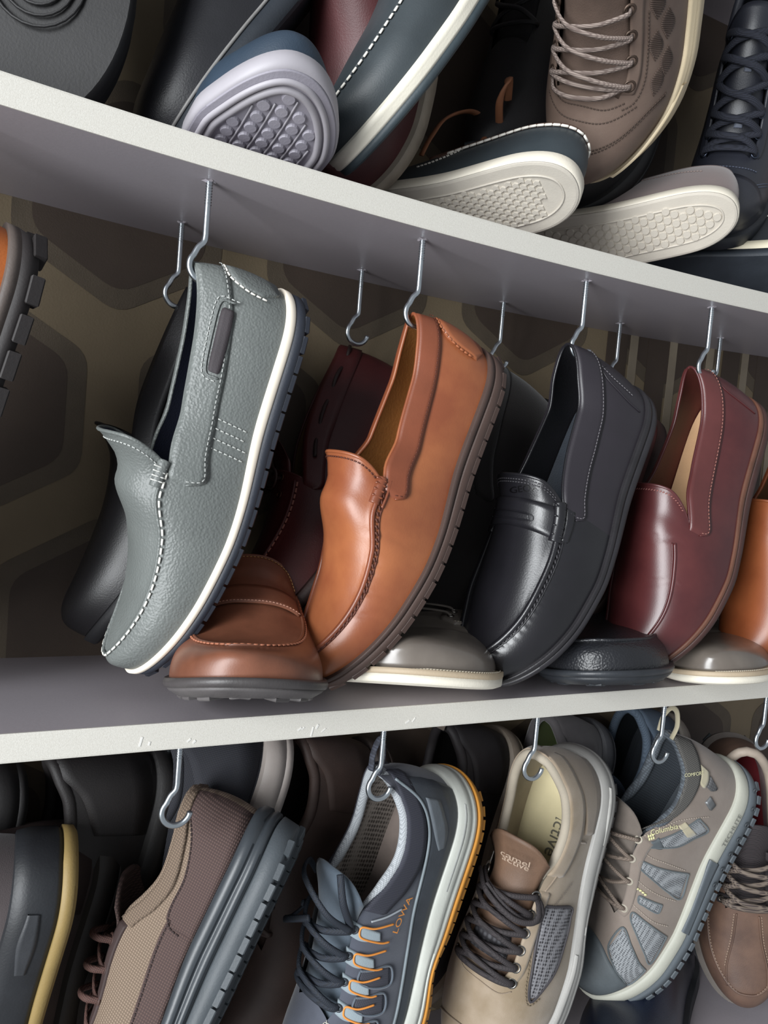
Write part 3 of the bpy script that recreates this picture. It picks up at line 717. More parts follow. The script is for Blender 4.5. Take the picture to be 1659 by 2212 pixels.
# ------------------------------------------------------------------ middle row, hanging in front
def grey_moccasin():
    s = Shoe('driving_moccasin', 'grey pebbled leather moccasin with white midsole stripe hanging in the middle row', 'shoe', G_HANG, POSES['grey'], LO, 1.3)
    s.opening(.462, .497, TOP_LO, p=4.0, lip=.021)
    M = mat('pebble', '696D6B', .45, var=.12, bump=.35, scale=1.25); D = mat('suede', '4E4A4C', .8, var=.2)
    c = moc_seam(41, .50, .975)
    std_loafer(s, M, mat('leather', '1C2136', .75, var=.2), mat('leather', '39343A', .8), .0013, disp=ridge(c, 2.6, .0014, -.0008, .0003, 60))
    collar(s, M, h=.0018, thread=plain('A9ABA8', .7), tw=([0, .12, .25, .5], [22, 25, 25, 22]))
    s.strip([(.10, 29), (.115, 33), (.24, 33), (.25, 29)], [(.10, 26), (.115, 25), (.24, 25), (.25, 28)], mat('leather', '3B3438', .7), 'side_slot', h=.0024, n=30, k=4)
    fr = s.seam([(.085, 24.5), (.10, 34.5), (.245, 34.5), (.262, 25)], .0008, M, 'slot_frame', .0022, 50)
    s.stitch([(.08, 22), (.092, 37), (.25, 37), (.272, 24)], plain('A9ABA8', .7), .0035, .0023, .0004, .0022, parent=fr)
    u = full_u(c); s.seam(u, .0014, M, 'apron_seam', .0006, 110)
    cc = c.copy(); cc[:, 1] -= 2.6; s.stitch(full_u(cc), plain('D8D6CE', .7), .0062, .0044, .0007, .0016)
    for i, (t0, t1) in enumerate(((.345, .395), (.368, .418), (.391, .441), (.414, .464))):
        s.stitch([(t0+.0, 26), (t0+.006, 14), (t0+.010, 6), (t0+.014, 1)], plain('B4B6B2', .7), .0036, .0024, .0004, .0006)
    # wrapped seam end at the throat corner
    for sd in (1, -1):
        f = lambda a: a if sd > 0 else 180-a
        w = s.seam([(.480, f(42)), (.505, f(43)), (.54, f(43.5))], .0042, M, 'throat_tab', .0006, 24, 10, flat=.75)
        for t in (.497, .507, .517, .527):
            s.seam([(t, f(39)), (t, f(43)), (t, f(47))], .0005, plain('C9C9C4', .7), 'tab_stitch', .0033, 8, 5, parent=w)
    thr = s.topline()[1][3:-3].copy(); thr[:, 0] += .014; s.stitch(thr, plain('A9ABA8', .7), .0033, .0022, .0004, .0006)
    # heel patch
    hp = s.strip([(.0, 30), (.012, 30), (.04, 24), (.05, 10)], [(.0, 3), (.01, 3), (.02, 3), (.03, 3)], M, 'heel_patch', h=.002, n=20, k=6)
    s.stitch([(.004, 31), (.03, 28), (.05, 18), (.055, 8)], THREAD_W, .0042, .0032, .0006, .0018, parent=hp)
    s.layer('midsole', [(.62, -.003), (.62, .0015), (.70, .0026), (1.0, .0026), (1.06, .0012), (1.06, -.004)], mat('rubber', 'F4E9D8', .5, var=.08, bump=.05), label='cream white midsole stripe')
    s.layer('outsole', [(.12, -.006), (.12, .001), (.2, .002), (.62, .002), (.62, -.003)], mat('rubber', '2A2E38', .55, var=.2))
    s.lugs(mat('rubber', '2A2E38', .55, var=.2), 21, (.0060, .004, .0022), .0018, drop=-.0024)
    return s
def tan_loafer():
    s = Shoe('loafer', 'tan burnished leather loafer with dark brown ridged sole hanging in the middle row', 'shoe', G_HANG, POSES['tan'], LO, 1.3)
    s.opening(.45, .488, TOP_LO, p=4.0, lip=.009)
    M = mat('leather', '9E5F3B', .38, col2='84482E', bump=.12, scale=.7, coat=.15); R = mat('leather', '83472F', .38, var=.25, bump=.12, coat=.2)
    c = moc_seam(41, .49, .975)
    std_loafer(s, M, mat('leather', 'A8713A', .6, var=.3, bump=.5, scale=.4), mat('leather', 'A5713C', .7), .0014,
               disp=addf(ridge(c, 2.6, .0012, -.0006), creases([(.60, 30, 16, .0016), (.74, 32, 18, .0014), (.80, 30, 14, .0012), (.67, 38, 7, .0012), (.70, 38, 7, .0010)])))
    collar(s, R, h=.0022, thread=plain('5E2E1E', .7), tw=([0, .08, .2, .35, .5], [18, 19, 19, 19, 16]))
    u = full_u(c); s.seam(u, .0021, R, 'apron_seam', .0008, 120, 8)
    cc = c.copy(); cc[:, 1] -= 3.6; s.stitch(full_u(cc), plain('4E2416', .6), .0046, .0034, .0007, .0014, tilt=.5)
    c2 = c.copy(); c2[:, 1] -= 5.6; s.seam(full_u(c2), .0007, plain('5A2C1C', .6), 'edge_line', .0004, 100)
    for sd in (1, -1):
        f = lambda a: a if sd > 0 else 180-a
        w = s.seam([(.472, f(41)), (.50, f(42)), (.54, f(42.5))], .0040, R, 'throat_tab', .0008, 24, 10, flat=.75)
        for t in (.48, .492, .506, .522):
            s.seam([(t, f(38)), (t, f(42)), (t, f(46))], .0009, R, 'tab_ridge', .0030, 8, 5, parent=w)
        s.seam([(.470, f(34.5)), (.50, f(35)), (.542, f(36))], .0011, R, 'tab_edge', .0012, 20, 6)
    thr = s.topline()[1][3:-3].copy(); thr[:, 0] += .012; s.stitch(thr, plain('4E2416', .6), .003, .0021, .0005, .0006)
    hp = s.strip([(.0, 33), (.015, 33), (.05, 26), (.065, 6)], [(.0, 3), (.01, 3), (.02, 3), (.04, 3)], M, 'heel_patch', h=.0024, n=20, k=6)
    s.stitch([(.006, 34), (.035, 31), (.062, 20), (.068, 8)], plain('9A5A38', .6), .004, .003, .0008, .002, parent=hp)
    K = mat('rubber', '4B3A34', .55, var=.2)
    s.layer('outsole', [(-.15, -.006), (-.1, .001), (.0, .003), (.55, .003), (.62, .0015), (.68, .0028), (1.0, .0028), (1.05, -.003)], K)
    s.lugs(K, 20, (.0064, .004, .0026), .0032, drop=-.0016)
def black_penny():
    s = Shoe('penny_loafer', 'glossy black leather penny loafer with stamped lettering hanging in the middle row', 'shoe', G_HANG, POSES['black'], LO, 1.3)
    s.opening(.45, .488, TOP_LO, p=4.5, lip=.009)
    M = mat('leather', '1E1D21', .30, var=.25, bump=.18, scale=.8, coat=.3); Q = mat('leather', '2C282E', .42, var=.15, bump=.12, coat=.1)
    c = moc_seam(42, .49, .965)
    s.upper(Q, mat('leather', '141318', .6, bump=.5, scale=.5), .0022, addf(ridge(c, 2.4, .0012, -.0004, .0005, 46)), vm=M)
    s.rim(.0014, M); s.insole(mat('leather', '2C323B', .55), .009)
    collar(s, Q, h=.0016, thread=plain('6A666A', .6), tw=([0, .12, .3, .5], [20, 22, 22, 18]), pitch=.0030)
    s.seam(full_u(c), .0026, M, 'apron_seam', .0012, 120, 8)
    cc = c.copy(); cc[:, 1] -= 4.0; s.stitch(full_u(cc), plain('2E2C30', .5), .0042, .0032, .0007, .0012, tilt=.5)
    c2 = c.copy(); c2[:, 1] -= 6.2; s.seam(full_u(c2), .0007, M, 'edge_line', .0004, 100)
    # strap across the vamp with its cut-out
    aa = np.linspace(43, 137, 9)
    A = [(.500 + .004*math.cos(math.radians((a-90)*2)), a) for a in aa]; B = [(.578 + .006*abs(a-90)/43, a) for a in aa]
    st = s.strip(A, B, M, 'saddle_strap', h=.0022, n=60, k=6)
    s.strip([(.540, 70), (.540, 80), (.540, 100), (.540, 110)], [(.556, 68), (.560, 80), (.560, 100), (.556, 112)], mat('leather', '1A191D', .4, var=.1), 'strap_slot', h=.0027, n=30, k=4, parent=st)
    s.seam([(.539, 110), (.538, 90), (.540, 70), (.549, 66), (.558, 70), (.561, 90), (.558, 110)], .0005, M, 'slot_edge', .0027, 60, parent=st)
    for sd in (1, -1):
        f = lambda a: a if sd > 0 else 180-a
        w = s.seam([(.484, f(43)), (.53, f(43)), (.59, f(44))], .0052, M, 'strap_roll', .0012, 30, 10, flat=.8)
        for t in (.497, .522, .547, .572):
            s.seam([(t, f(39)), (t, f(43)), (t, f(48))], .0010, M, 'roll_ridge', .0042, 10, 5, parent=w)
        s.strip([(.482, f(37)), (.52, f(37)), (.582, f(38))], [(.484, f(29)), (.52, f(29.5)), (.578, f(32))], M, 'strap_end', h=.0016, n=20, k=4)
    for d in (.010, .016):
        thr = s.topline()[1][3:-3].copy(); thr[:, 0] += d; s.stitch(thr, plain('3A383C', .5), .0029, .002, .0005, .0006)
    s.text('GEOX', .480, 77, .0066, plain('0A090B', .35), math.radians(90), off=.0006, name='stamped_lettering', sx=1.25)
    s.seam([(.03, 26), (.05, 30), (.075, 26), (.10, 12), (.105, 3)][::-1], .0006, Q, 'counter_seam', .0004, 40)
    s.stitch([(.0, 40), (.03, 34), (.06, 22), (.075, 8)], plain('6A666A', .6), .003, .002, .0004, .0006)
    s.layer('welt', [(.55, -.003), (.55, .0022), (.75, .003), (1.0, .0024), (1.05, -.003)], mat('rubber', '2B292C', .4))
    s.layer('outsole', [(0, -.005), (.04, .001), (.12, .0026), (.45, .0026), (.55, .0012), (.55, -.003)], mat('rubber', '2F2D31', .45))
def burgundy_loafer():
    s = Shoe('loafer', 'glossy burgundy leather loafer with tan insole hanging at the front of the middle row', 'shoe', G_HANG, POSES['burg'], LO, 1.3)
    s.opening(.448, .528, [(0, .83), (.08, .82), (.2, .79), (.35, .745), (.45, .71), (.55, .67)], p=4.5, lip=.008)
    M = mat('leather', '572A2A', .33, col2='4A2224', bump=.08, coat=.2); R = mat('leather', '5E302F', .36, var=.2, bump=.1, coat=.2)
    std_loafer(s, M, mat('leather', '5A2620', .6, var=.3), mat('leather', 'C39A72', .6, var=.15), .0013, lift=.011, disp=creases([(.60, 70, 30, .0012), (.72, 60, 30, .0008)]))
    collar(s, R, h=.0016, thread=plain('9C6A60', .6), tw=([0, .12, .3, .53], [20, 21, 21, 18]), pitch=.0034)
    sc = [(.60, 50), (.70, 47), (.80, 47), (.90, 52), (.965, 62)]
    s.seam(sc, .0016, M, 'toe_seam', .0004, 70, 8); s.seam([(t, 180-a) for t, a in sc], .0016, M, 'toe_seam', .0004, 70, 8)
    s.seam([(t, a+2.5) for t, a in sc], .0007, M, 'toe_seam', .0002, 70, 6)
    thr = s.topline()[1][3:-3].copy(); thr[:, 0] += .014; s.stitch(thr, plain('8E5A54', .6), .0026, .0018, .0005, .0006, tilt=.8)
    s.seam([(.04, 32), (.06, 25), (.075, 12), (.08, 3)], .0006, M, 'counter_seam', .0004, 30)
    s.layer('welt', [(.6, -.003), (.6, .001), (.8, .0018), (1.05, .001), (1.05, -.003)], mat('rubber', '6E4838', .5))
    s.layer('outsole', [(0, -.005), (.05, .0005), (.15, .002), (.5, .002), (.6, .001), (.6, -.003)], mat('rubber', '4A302C', .5))
grey_moccasin(); tan_loafer(); black_penny(); burgundy_loafer()

# ------------------------------------------------------------------ middle row, hanging behind
def plain_loafer(label, pose, m, lin, ins, sole, group=G_HANG, q=.8, name='loafer', apron=True, spec=LO, thread=None, op=(.45, .495, 3.0, .008), seam_m=None, lug=False):
    s = Shoe(name, label, 'shoe', group, pose, spec, q); s.opening(op[0], op[1], TOP_LO, p=op[2], lip=op[3])
    c = moc_seam(41, .50, .97)
    std_loafer(s, m, lin, ins, .0014, disp=ridge(c, 2.6, .0012, -.0006) if apron else None)
    if apron: s.seam(full_u(c), .0018, seam_m or m, 'apron_seam', .0006, 90, 7)
    collar(s, m, h=.0016, tw=([0, .12, .3, .5], [18, 20, 20, 17]), thread=thread)
    if apron and thread:
        cc = c.copy(); cc[:, 1] -= 3.2; s.stitch(full_u(cc), thread, .0046, .0032, .0007, .0012)
    s.layer('outsole', [(0, -.005), (.05, .001), (.15, .0028), (.9, .0028), (1.05, -.003)], sole)
    if lug: s.lugs(sole, 18, (.005, .004, .003), .002)
    return s
BLK = mat('leather', '1B1A1C', .4, var=.25, bump=.2); BLIN = mat('leather', '131214', .7)
plain_loafer('matt black loafer hanging behind the grey moccasin', shifted('black_back', 0, -.014, 0), BLK, BLIN, BLIN, mat('rubber', '18181B', .6), op=(.45, .47, 3, .012), apron=False)
def boat_upper(label, pose, m, lin, ins, sole, lace, group, mid=None, q=.9, thread=THREAD_W, spec=LO, name='boat_shoe'):
    s = Shoe(name, label, 'shoe', group, pose, spec, q); s.opening(.50, .505, TOP_LO[:-1] + [(.55, .80)], p=2.5)
    c = moc_seam(46, .52, .965)
    s.upper(m, lin, .0022, ridge(c, 2.6, .0012, -.0006)); s.rim(.0014, m); s.insole(ins)
    s.seam(full_u(c), .0016, m, 'apron_seam', .0008, 90, 7)
    cc = c.copy(); cc[:, 1] -= 3.0; s.stitch(full_u(cc), thread, .0055, .004, .0008, .0016)
    collar(s, m, h=.0018, tw=([0, .12, .3, .5], [20, 20, 20, 17]))
    # side lace drawn through the collar
    for sd in (1, -1):
        f = lambda a: a if sd > 0 else 180-a
        t = np.linspace(.0, .43, 14); a = s.aopen(t) - 10
        s.lace([(tt, f(aa), .0022 + (.0012 if k % 4 < 2 else -.002)) for k, (tt, aa) in enumerate(zip(t, a))], .0017, lace, 'side_lace', flat=.6, n=80)
    return s
def burgundy_back():
    m = mat('leather', '4A1A1A', .45, var=.3, bump=.2)
    s = boat_upper('dark burgundy boat shoe with a side lace hanging behind the tan loafer', dict(shifted('burg_back', 0, -.011, 0), z=[-.83, .30, .46]), m, mat('leather', '7A5C3A', .6), mat('leather', '6B4630', .7), None, mat('leather', '2A1412', .6), G_HANG, thread=plain('8A5A50', .6))
    s.layer('outsole', [(0, -.005), (.05, .001), (.15, .0028), (.9, .0028), (1.05, -.003)], mat('rubber', '3A2622', .6))
    tongue(s, m, .40, .60, 56, .012)
    for t in (.52, .57):
        for a in (64, 116): s.eyelet(t, a, mat('metal', '5A3A30', .5, metal=1., bump=0), .0026, .0008)
    s.lace([(.52, 62, 0), (.525, 76, .006), (.54, 90, .008), (.525, 104, .006), (.52, 118, 0)], .0016, mat('leather', '2A1412', .6))
    s.lace([(.53, 88, .008), (.50, 70, .016), (.52, 55, .018), (.56, 60, .012), (.54, 86, .009)], .0016, mat('leather', '2A1412', .6), n=50)
burgundy_back()
SUED = mat('suede', '17110F', .9, var=.2)
plain_loafer('black suede shoe hanging between the tan loafer and the black penny loafer', shifted('burg_back', .1545, .0, .0), SUED, BLIN, BLIN, mat('rubber', '161314', .7), apron=False, name='suede_shoe')
plain_loafer('dark red leather loafer hanging behind the black penny loafer', shifted('burg_back', .298, .0, .0), mat('leather', '5A2420', .45, var=.3), mat('leather', '4A201A', .6), mat('leather', '6B4630', .7), mat('rubber', '3A2622', .6), q=.7)
plain_loafer('dark brown loafer hanging behind the front burgundy loafer', shifted('burg_back', .433, -.012, .0), mat('leather', '33211C', .45, var=.3), mat('leather', '2A1A16', .6), mat('leather', '5A3A28', .7), mat('rubber', '2A2020', .6), q=.7)
def tan_edge():
    s = plain_loafer('tan leather loafer cut off by the right edge of the picture', shifted('burg', .148, -.004, -.004), mat('leather', '96532F', .38, col2='844526', bump=.1, coat=.15), mat('leather', '3A1E16', .6), mat('leather', 'C08A50', .6),
                     mat('rubber', '7A4A36', .5), q=1., op=(.455, .50, 4., .01), apron=False)
tan_edge()
hook('steel screw hook holding the tan loafer at the right edge', .726, .513, zu(.726))
def boot_edge():
    s = Shoe('ankle_boot', 'orange tan leather boot with black lugged sole at the left edge of the middle row', 'boot', G_HANG, shifted('grey', -.172, .008, .008, x=[-.24, .20, -.95], z=[-.97, -.17, .17], sw=1.0, hm=[1.0]*11, sh=1.0),
             dict(rows=ROWS_SNEAK, Th=.017, Tt=.015, tb=.5), .9)
    s.opening(.52, .53, [(0, .93), (.1, .9), (.3, .9), (.45, .9), (.53, .95)], p=2.5)
    m = mat('leather', 'B5642F', .45, col2='8E4A24', bump=.2)
    s.upper(m, mat('leather', '3A241C', .7)); s.rim(.003, m); s.insole(mat('leather', '3A241C', .7)); tongue(s, m, .36, .7, 56, .01)
    s.seam([(.12, 3), (.16, 20), (.14, 50)], .0008, m, 'counter_seam', .0004)
    s.layer('midsole', [(.6, -.003), (.6, .004), (1.0, .004), (1.05, -.003)], mat('rubber', '5B514C', .6))
    k = mat('rubber', '241F1F', .65)
    s.layer('outsole', [(.0, -.005), (.0, .002), (.6, .004), (.6, -.003)], k)
    s.lugs(k, 13, (.0086, .006, .0040), .005, drop=-.003)
boot_edge()
hook('steel screw hook holding the orange tan boot at the left edge', -.060, .517, zu(-.06))

# ------------------------------------------------------------------ shoes standing on the middle shelf
def brown_standing():
    m = mat('leather', '82513C', .42, col2='68402F', bump=.1, coat=.15)
    s = Shoe('loafer', 'brown leather loafer standing on the middle shelf with its toe over the edge', 'shoe', G_STAND, shifted('brown', 0, 0, .003), BT, 1.2)
    s.opening(.43, .50, TOP_LO, p=2.6, lip=.006); c = moc_seam(44, .50, .93, p=2.4)
    std_loafer(s, m, mat('leather', '4A2C20', .6), mat('leather', '5A3A28', .7), .0013, disp=addf(ridge(c, 2.4, .0010, -.0016)))
    s.seam(full_u(c), .0012, m, 'apron_seam', .0004, 100, 7)
    cc = c.copy(); cc[:, 1] -= 3.; s.stitch(full_u(cc), plain('A5684E', .6), .0042, .0030, .0007, .0010)
    aa = np.linspace(48, 132, 9)
    st = s.strip([(.545 + .012*math.cos(math.radians((a-90)*2)), a) for a in aa], [(.615 + .012*math.cos(math.radians((a-90)*2)), a) for a in aa], m, 'saddle_strap', h=.0016, n=50, k=6)
    s.stitch([(.612 + .012*math.cos(math.radians((a-90)*2)), a) for a in aa], plain('C99A86', .6), .0026, .0018, .0003, .0018, parent=st)
    thr = s.topline()[1][3:-3].copy(); thr[:, 0] += .012; s.stitch(thr, plain('B08A5A', .6), .0028, .002, .0004, .0006)
    collar(s, m, h=.0016, tw=([0, .12, .3, .5], [18, 20, 20, 17]))
    s.layer('midsole', [(.5, -.003), (.5, .003), (.75, .0042), (1.0, .003), (1.05, -.003)], mat('rubber', '4C4848', .45))
    k = mat('rubber', '5B5757', .55)
    s.layer('outsole', [(.0, -.012), (.0, -.006), (.3, .0), (.5, .002), (.5, -.003)], k)
    s.lugs(k, 18, (.006, .006, .0016), -.006, drop=-.001)
def patent(label, key, q=1.1):
    m = mat('patent', '756D65', .22, col2='665E57', coat=.35)
    s = Shoe('derby_shoe', label, 'shoe', G_STAND, shifted(key, 0, -.004, .005), BT, q)
    s.opening(.50, .505, [(0, .80), (.1, .78), (.3, .78), (.45, .86), (.55, .92)], p=2.5)
    s.upper(m, mat('leather', '4A423C', .6), .0022, creases([(.66, 80, 40, .0015), (.70, 110, 30, .0012), (.63, 60, 20, .001)])); s.rim(.0013, m); s.insole(mat('leather', '5A4A3C', .7)); tongue(s, m, .36, .58, 58, .01)
    # facings lap over the vamp
    for sd in (1, -1):
        f = lambda a: a if sd > 0 else 180-a
        fc = s.strip([(.30, f(58)), (.42, f(68)), (.52, f(76)), (.575, f(78))], [(.33, f(30)), (.45, f(38)), (.55, f(52)), (.595, f(66))], m, 'lace_facing', h=.0020, n=30, k=6)
        s.stitch([(.34, f(32)), (.45, f(40)), (.55, f(54)), (.585, f(68))], plain('B0A596', .6), .0028, .002, .0004, .0022, parent=fc)
    la = mat('weave', '8A8178', .8)
    for t, a in ((.545, 70), (.50, 67)):
        s.eyelet(t, a, mat('metal', 'C8C4BC', .35, metal=1., bump=0), .0024, .0008, .0026); s.eyelet(t, 180-a, mat('metal', 'C8C4BC', .35, metal=1., bump=0), .0024, .0008, .0026)
        s.lace([(t, a, .002), (t, a+5, .005), (t, 90, .006), (t, 175-a, .005), (t, 180-a, .002)], .0015, la)
    s.layer('welt', [(.62, -.003), (.62, .0055), (.70, .006), (1.0, .006), (1.05, -.002)], mat('rubber', 'B7A58C', .6, var=.12))
    st = s.la.outline(.0035, 120)[0]; mb = MB()
    for i in range(20, 119, 1):
        p = st[i]; d = st[i+1 if i < 119 else i] - st[i-1]; n = np.linalg.norm(d)
        if n < 1e-6 or i % 1: continue
        d /= n; t = p[0]/s.la.L; mb.add(*box_vf((p[0], p[1], float(s.la.zf(min(t, 1))) + .0006), .0011, .0004, .0004, np.array([[d[0], -d[1], 0], [d[1], d[0], 0], [0, 0, 1]])))
    mb.build('welt_stitching', plain('D8CDB8', .7), s.root, kind='stuff')
    s.layer('outsole', [(.0, -.008), (.0, .001), (.12, .0048), (.62, .0055), (.62, -.003)], mat('rubber', 'E9E2D2', .5, var=.1))
def grain_standing():
    m = mat('pebble', '232428', .36, var=.2, bump=.4, scale=1.2, coat=.1)
    s = Shoe('loafer', 'black pebbled leather shoe standing on the middle shelf with its toe over the edge', 'shoe', G_STAND, shifted('grain', 0, -.004, .006), BT, 1.1)
    s.opening(.45, .50, TOP_LO, p=2.6, lip=.006); c = moc_seam(36, .50, .955, p=3.)
    std_loafer(s, m, BLIN, BLIN, .0013, disp=ridge(c, 3.0, .0016, -.003))
    s.seam(full_u(c), .0016, m, 'apron_seam', .0006, 100, 7)
    cc = c.copy(); cc[:, 1] += 3.; s.stitch(full_u(cc), plain('6F6A66', .6), .003, .002, .0004, .0006)
    s.layer('midsole', [(.55, -.003), (.55, .003), (.75, .0044), (1.0, .0036), (1.05, -.003)], mat('rubber', '33363B', .4))
    k = mat('rubber', '2B2E33', .5)
    s.layer('outsole', [(.0, -.010), (.0, -.004), (.3, .001), (.55, .003), (.55, -.003)], k)
    s.lugs(k, 16, (.0065, .006, .0014), -.004, drop=-.001)
brown_standing(); patent('taupe patent leather derby standing on the shelf under the tan loafer', 'taupe'); grain_standing()
patent('taupe patent leather derby standing on the shelf under the front burgundy loafer', 'taupe2')

# ------------------------------------------------------------------ lower row, hanging in front
TOP_SN = [(0, .84), (.05, .80), (.12, .70), (.22, .64), (.30, .70), (.37, .82), (.45, .87), (.55, .90), (.64, .93), (.68, .96)]
def edge_strip(s, m, t0, t1, w, name, h=.0012, sides=(1, -1), n=40, lift=0., parent=None):
    """strip of material along the edge of the opening"""
    t = np.linspace(t0, t1, 12); out = []
    for sd in sides:
        a = s.aopen(t) - lift; f = (lambda v: v) if sd > 0 else (lambda v: 180-v)
        ww = np.interp(t, [t0, t1], w) if hasattr(w, '__len__') else w
        A = np.stack([t, f(a)], -1); B = np.stack([t, f(a-ww)], -1)
        out.append(s.strip(A if sd > 0 else B, B if sd > 0 else A, m, name, h=h, n=n, k=6, parent=parent))
    return out
def pad_collar(s, m, lin, r=.0045, t1=.40):
    """padded collar round the ankle"""
    t = np.concatenate([np.linspace(0, .04, 5), np.linspace(.06, t1, 22)])
    c = np.concatenate([np.stack([t, 180-s.aopen(t)], -1)[::-1][:-1], np.stack([t, s.aopen(t)], -1)], 0)
    p = s.la.P(c[:, 0], c[:, 1], -.003); k = np.minimum(np.arange(len(p)), np.arange(len(p))[::-1]); tube('collar_roll', p, r*np.clip(.25 + k/6, 0, 1), lin, s.root, 10)
def mesh_panel(s, A, B, m, name='mesh_panel', h=.0006, frame=None, fr=.0011):
    o = s.strip(A, B, m, name, h=h, n=40, k=8)
    if frame:
        ring = list(A) + list(B)[::-1] + [A[0]]
        s.seam(ring, fr, frame, 'panel_edge', h*.8, 90, 6, parent=o)
    return o
def canvas_shoe():
    s = Shoe('canvas_shoe', 'brown and tan woven canvas shoe with thick dark rubber sole in the lower row', 'shoe', G_LOW, shifted('canvas', 0, 0, -.008), SN, 1.2)
    s.opening(.64, .66, TOP_SN, p=2.)
    tan = mat('weave', '8A7868', .85, col2='655648', bump=.4, scale=1.4); br = mat('weave', '594641', .85, col2='40312F', bump=.4, scale=1.4)
    lin = mat('weave', '7C6A5A', .85, col2='5A4C40', bump=.4, scale=1.4); dk = mat('leather', '3A2A28', .7)
    s.upper(tan, mat('leather', '2A1F1C', .8), .005); pad_collar(s, lin, tan, .005); s.insole(mat('leather', '2A2422', .8)); tongue(s, br, .30, .72, 56, .012)
    cp = edge_strip(s, lin, .0, .37, [9, 13], 'collar_pad', .0030)
    hc = s.strip([(.0, 55), (.02, 52), (.05, 40), (.10, 27), (.18, 20), (.26, 19), (.30, 17)], [(.0, 1), (.03, 1), (.06, 1), (.12, 1), (.2, 1), (.27, 1), (.31, 1)], br, 'heel_counter', h=.0016, n=50, k=10)
    s.stitch([(.02, 51), (.055, 38), (.105, 26), (.18, 19), (.26, 18), (.305, 14), (.315, 5)], plain('2E2120', .8), .0032, .0024, .0006, .0018, parent=hc)
    for sd in (1, -1):
        f = lambda a: a if sd > 0 else 180-a
        A = [(.29, f(16)), (.38, f(16)), (.5, f(16)), (.64, f(18)), (.8, f(28)), (.93, f(46))]; B = [(.30, f(1)), (.38, f(1)), (.5, f(1)), (.64, f(1)), (.8, f(1)), (.97, f(1))]
        mg = s.strip(A if sd > 0 else B, B if sd > 0 else A, br, 'mudguard', h=.0014, n=50, k=10)
        s.stitch([(t, a-1.5*sd) for t, a in A], plain('2E2120', .8), .0032, .0024, .0006, .0016, parent=mg)
    es = edge_strip(s, dk, .37, .66, [9, 9], 'eyestay', .0020)
    lace = mat('weave', '5E4038', .8, col2='3A2622', scale=2.)
    lacing(s, (.43, .50, .57, .64), 58, lace, .0024, .55, eyelet=mat('leather', '4A322C', .6), er=.0036)
    for t in (.43, .50, .57): s.lace([(t, 56, .001), (t+.004, 62, .010), (t+.012, 74, .014), (t+.02, 88, .006)], .0026, lace, 'lace_loop')
    K = mat('rubber', '3C4146', .38, var=.2, bump=.1); K2 = mat('rubber', '4A5055', .55, var=.2, bump=.3)
    s.layer('midsole', [(.50, -.003), (.50, .004), (.55, .0065), (.66, .0068), (.70, .0052), (.745, .0052), (.78, .0070), (.97, .0066), (1.06, .0035), (1.08, -.002)], K)
    s.layer('outsole', [(.05, -.006), (.05, .003), (.1, .005), (.46, .006), (.50, .003), (.50, -.003)], K2)
    s.lugs(mat('rubber', '4A5055', .55, var=.2, bump=.3), 22, (.0056, .005, .0028), .0052, drop=-.0032)
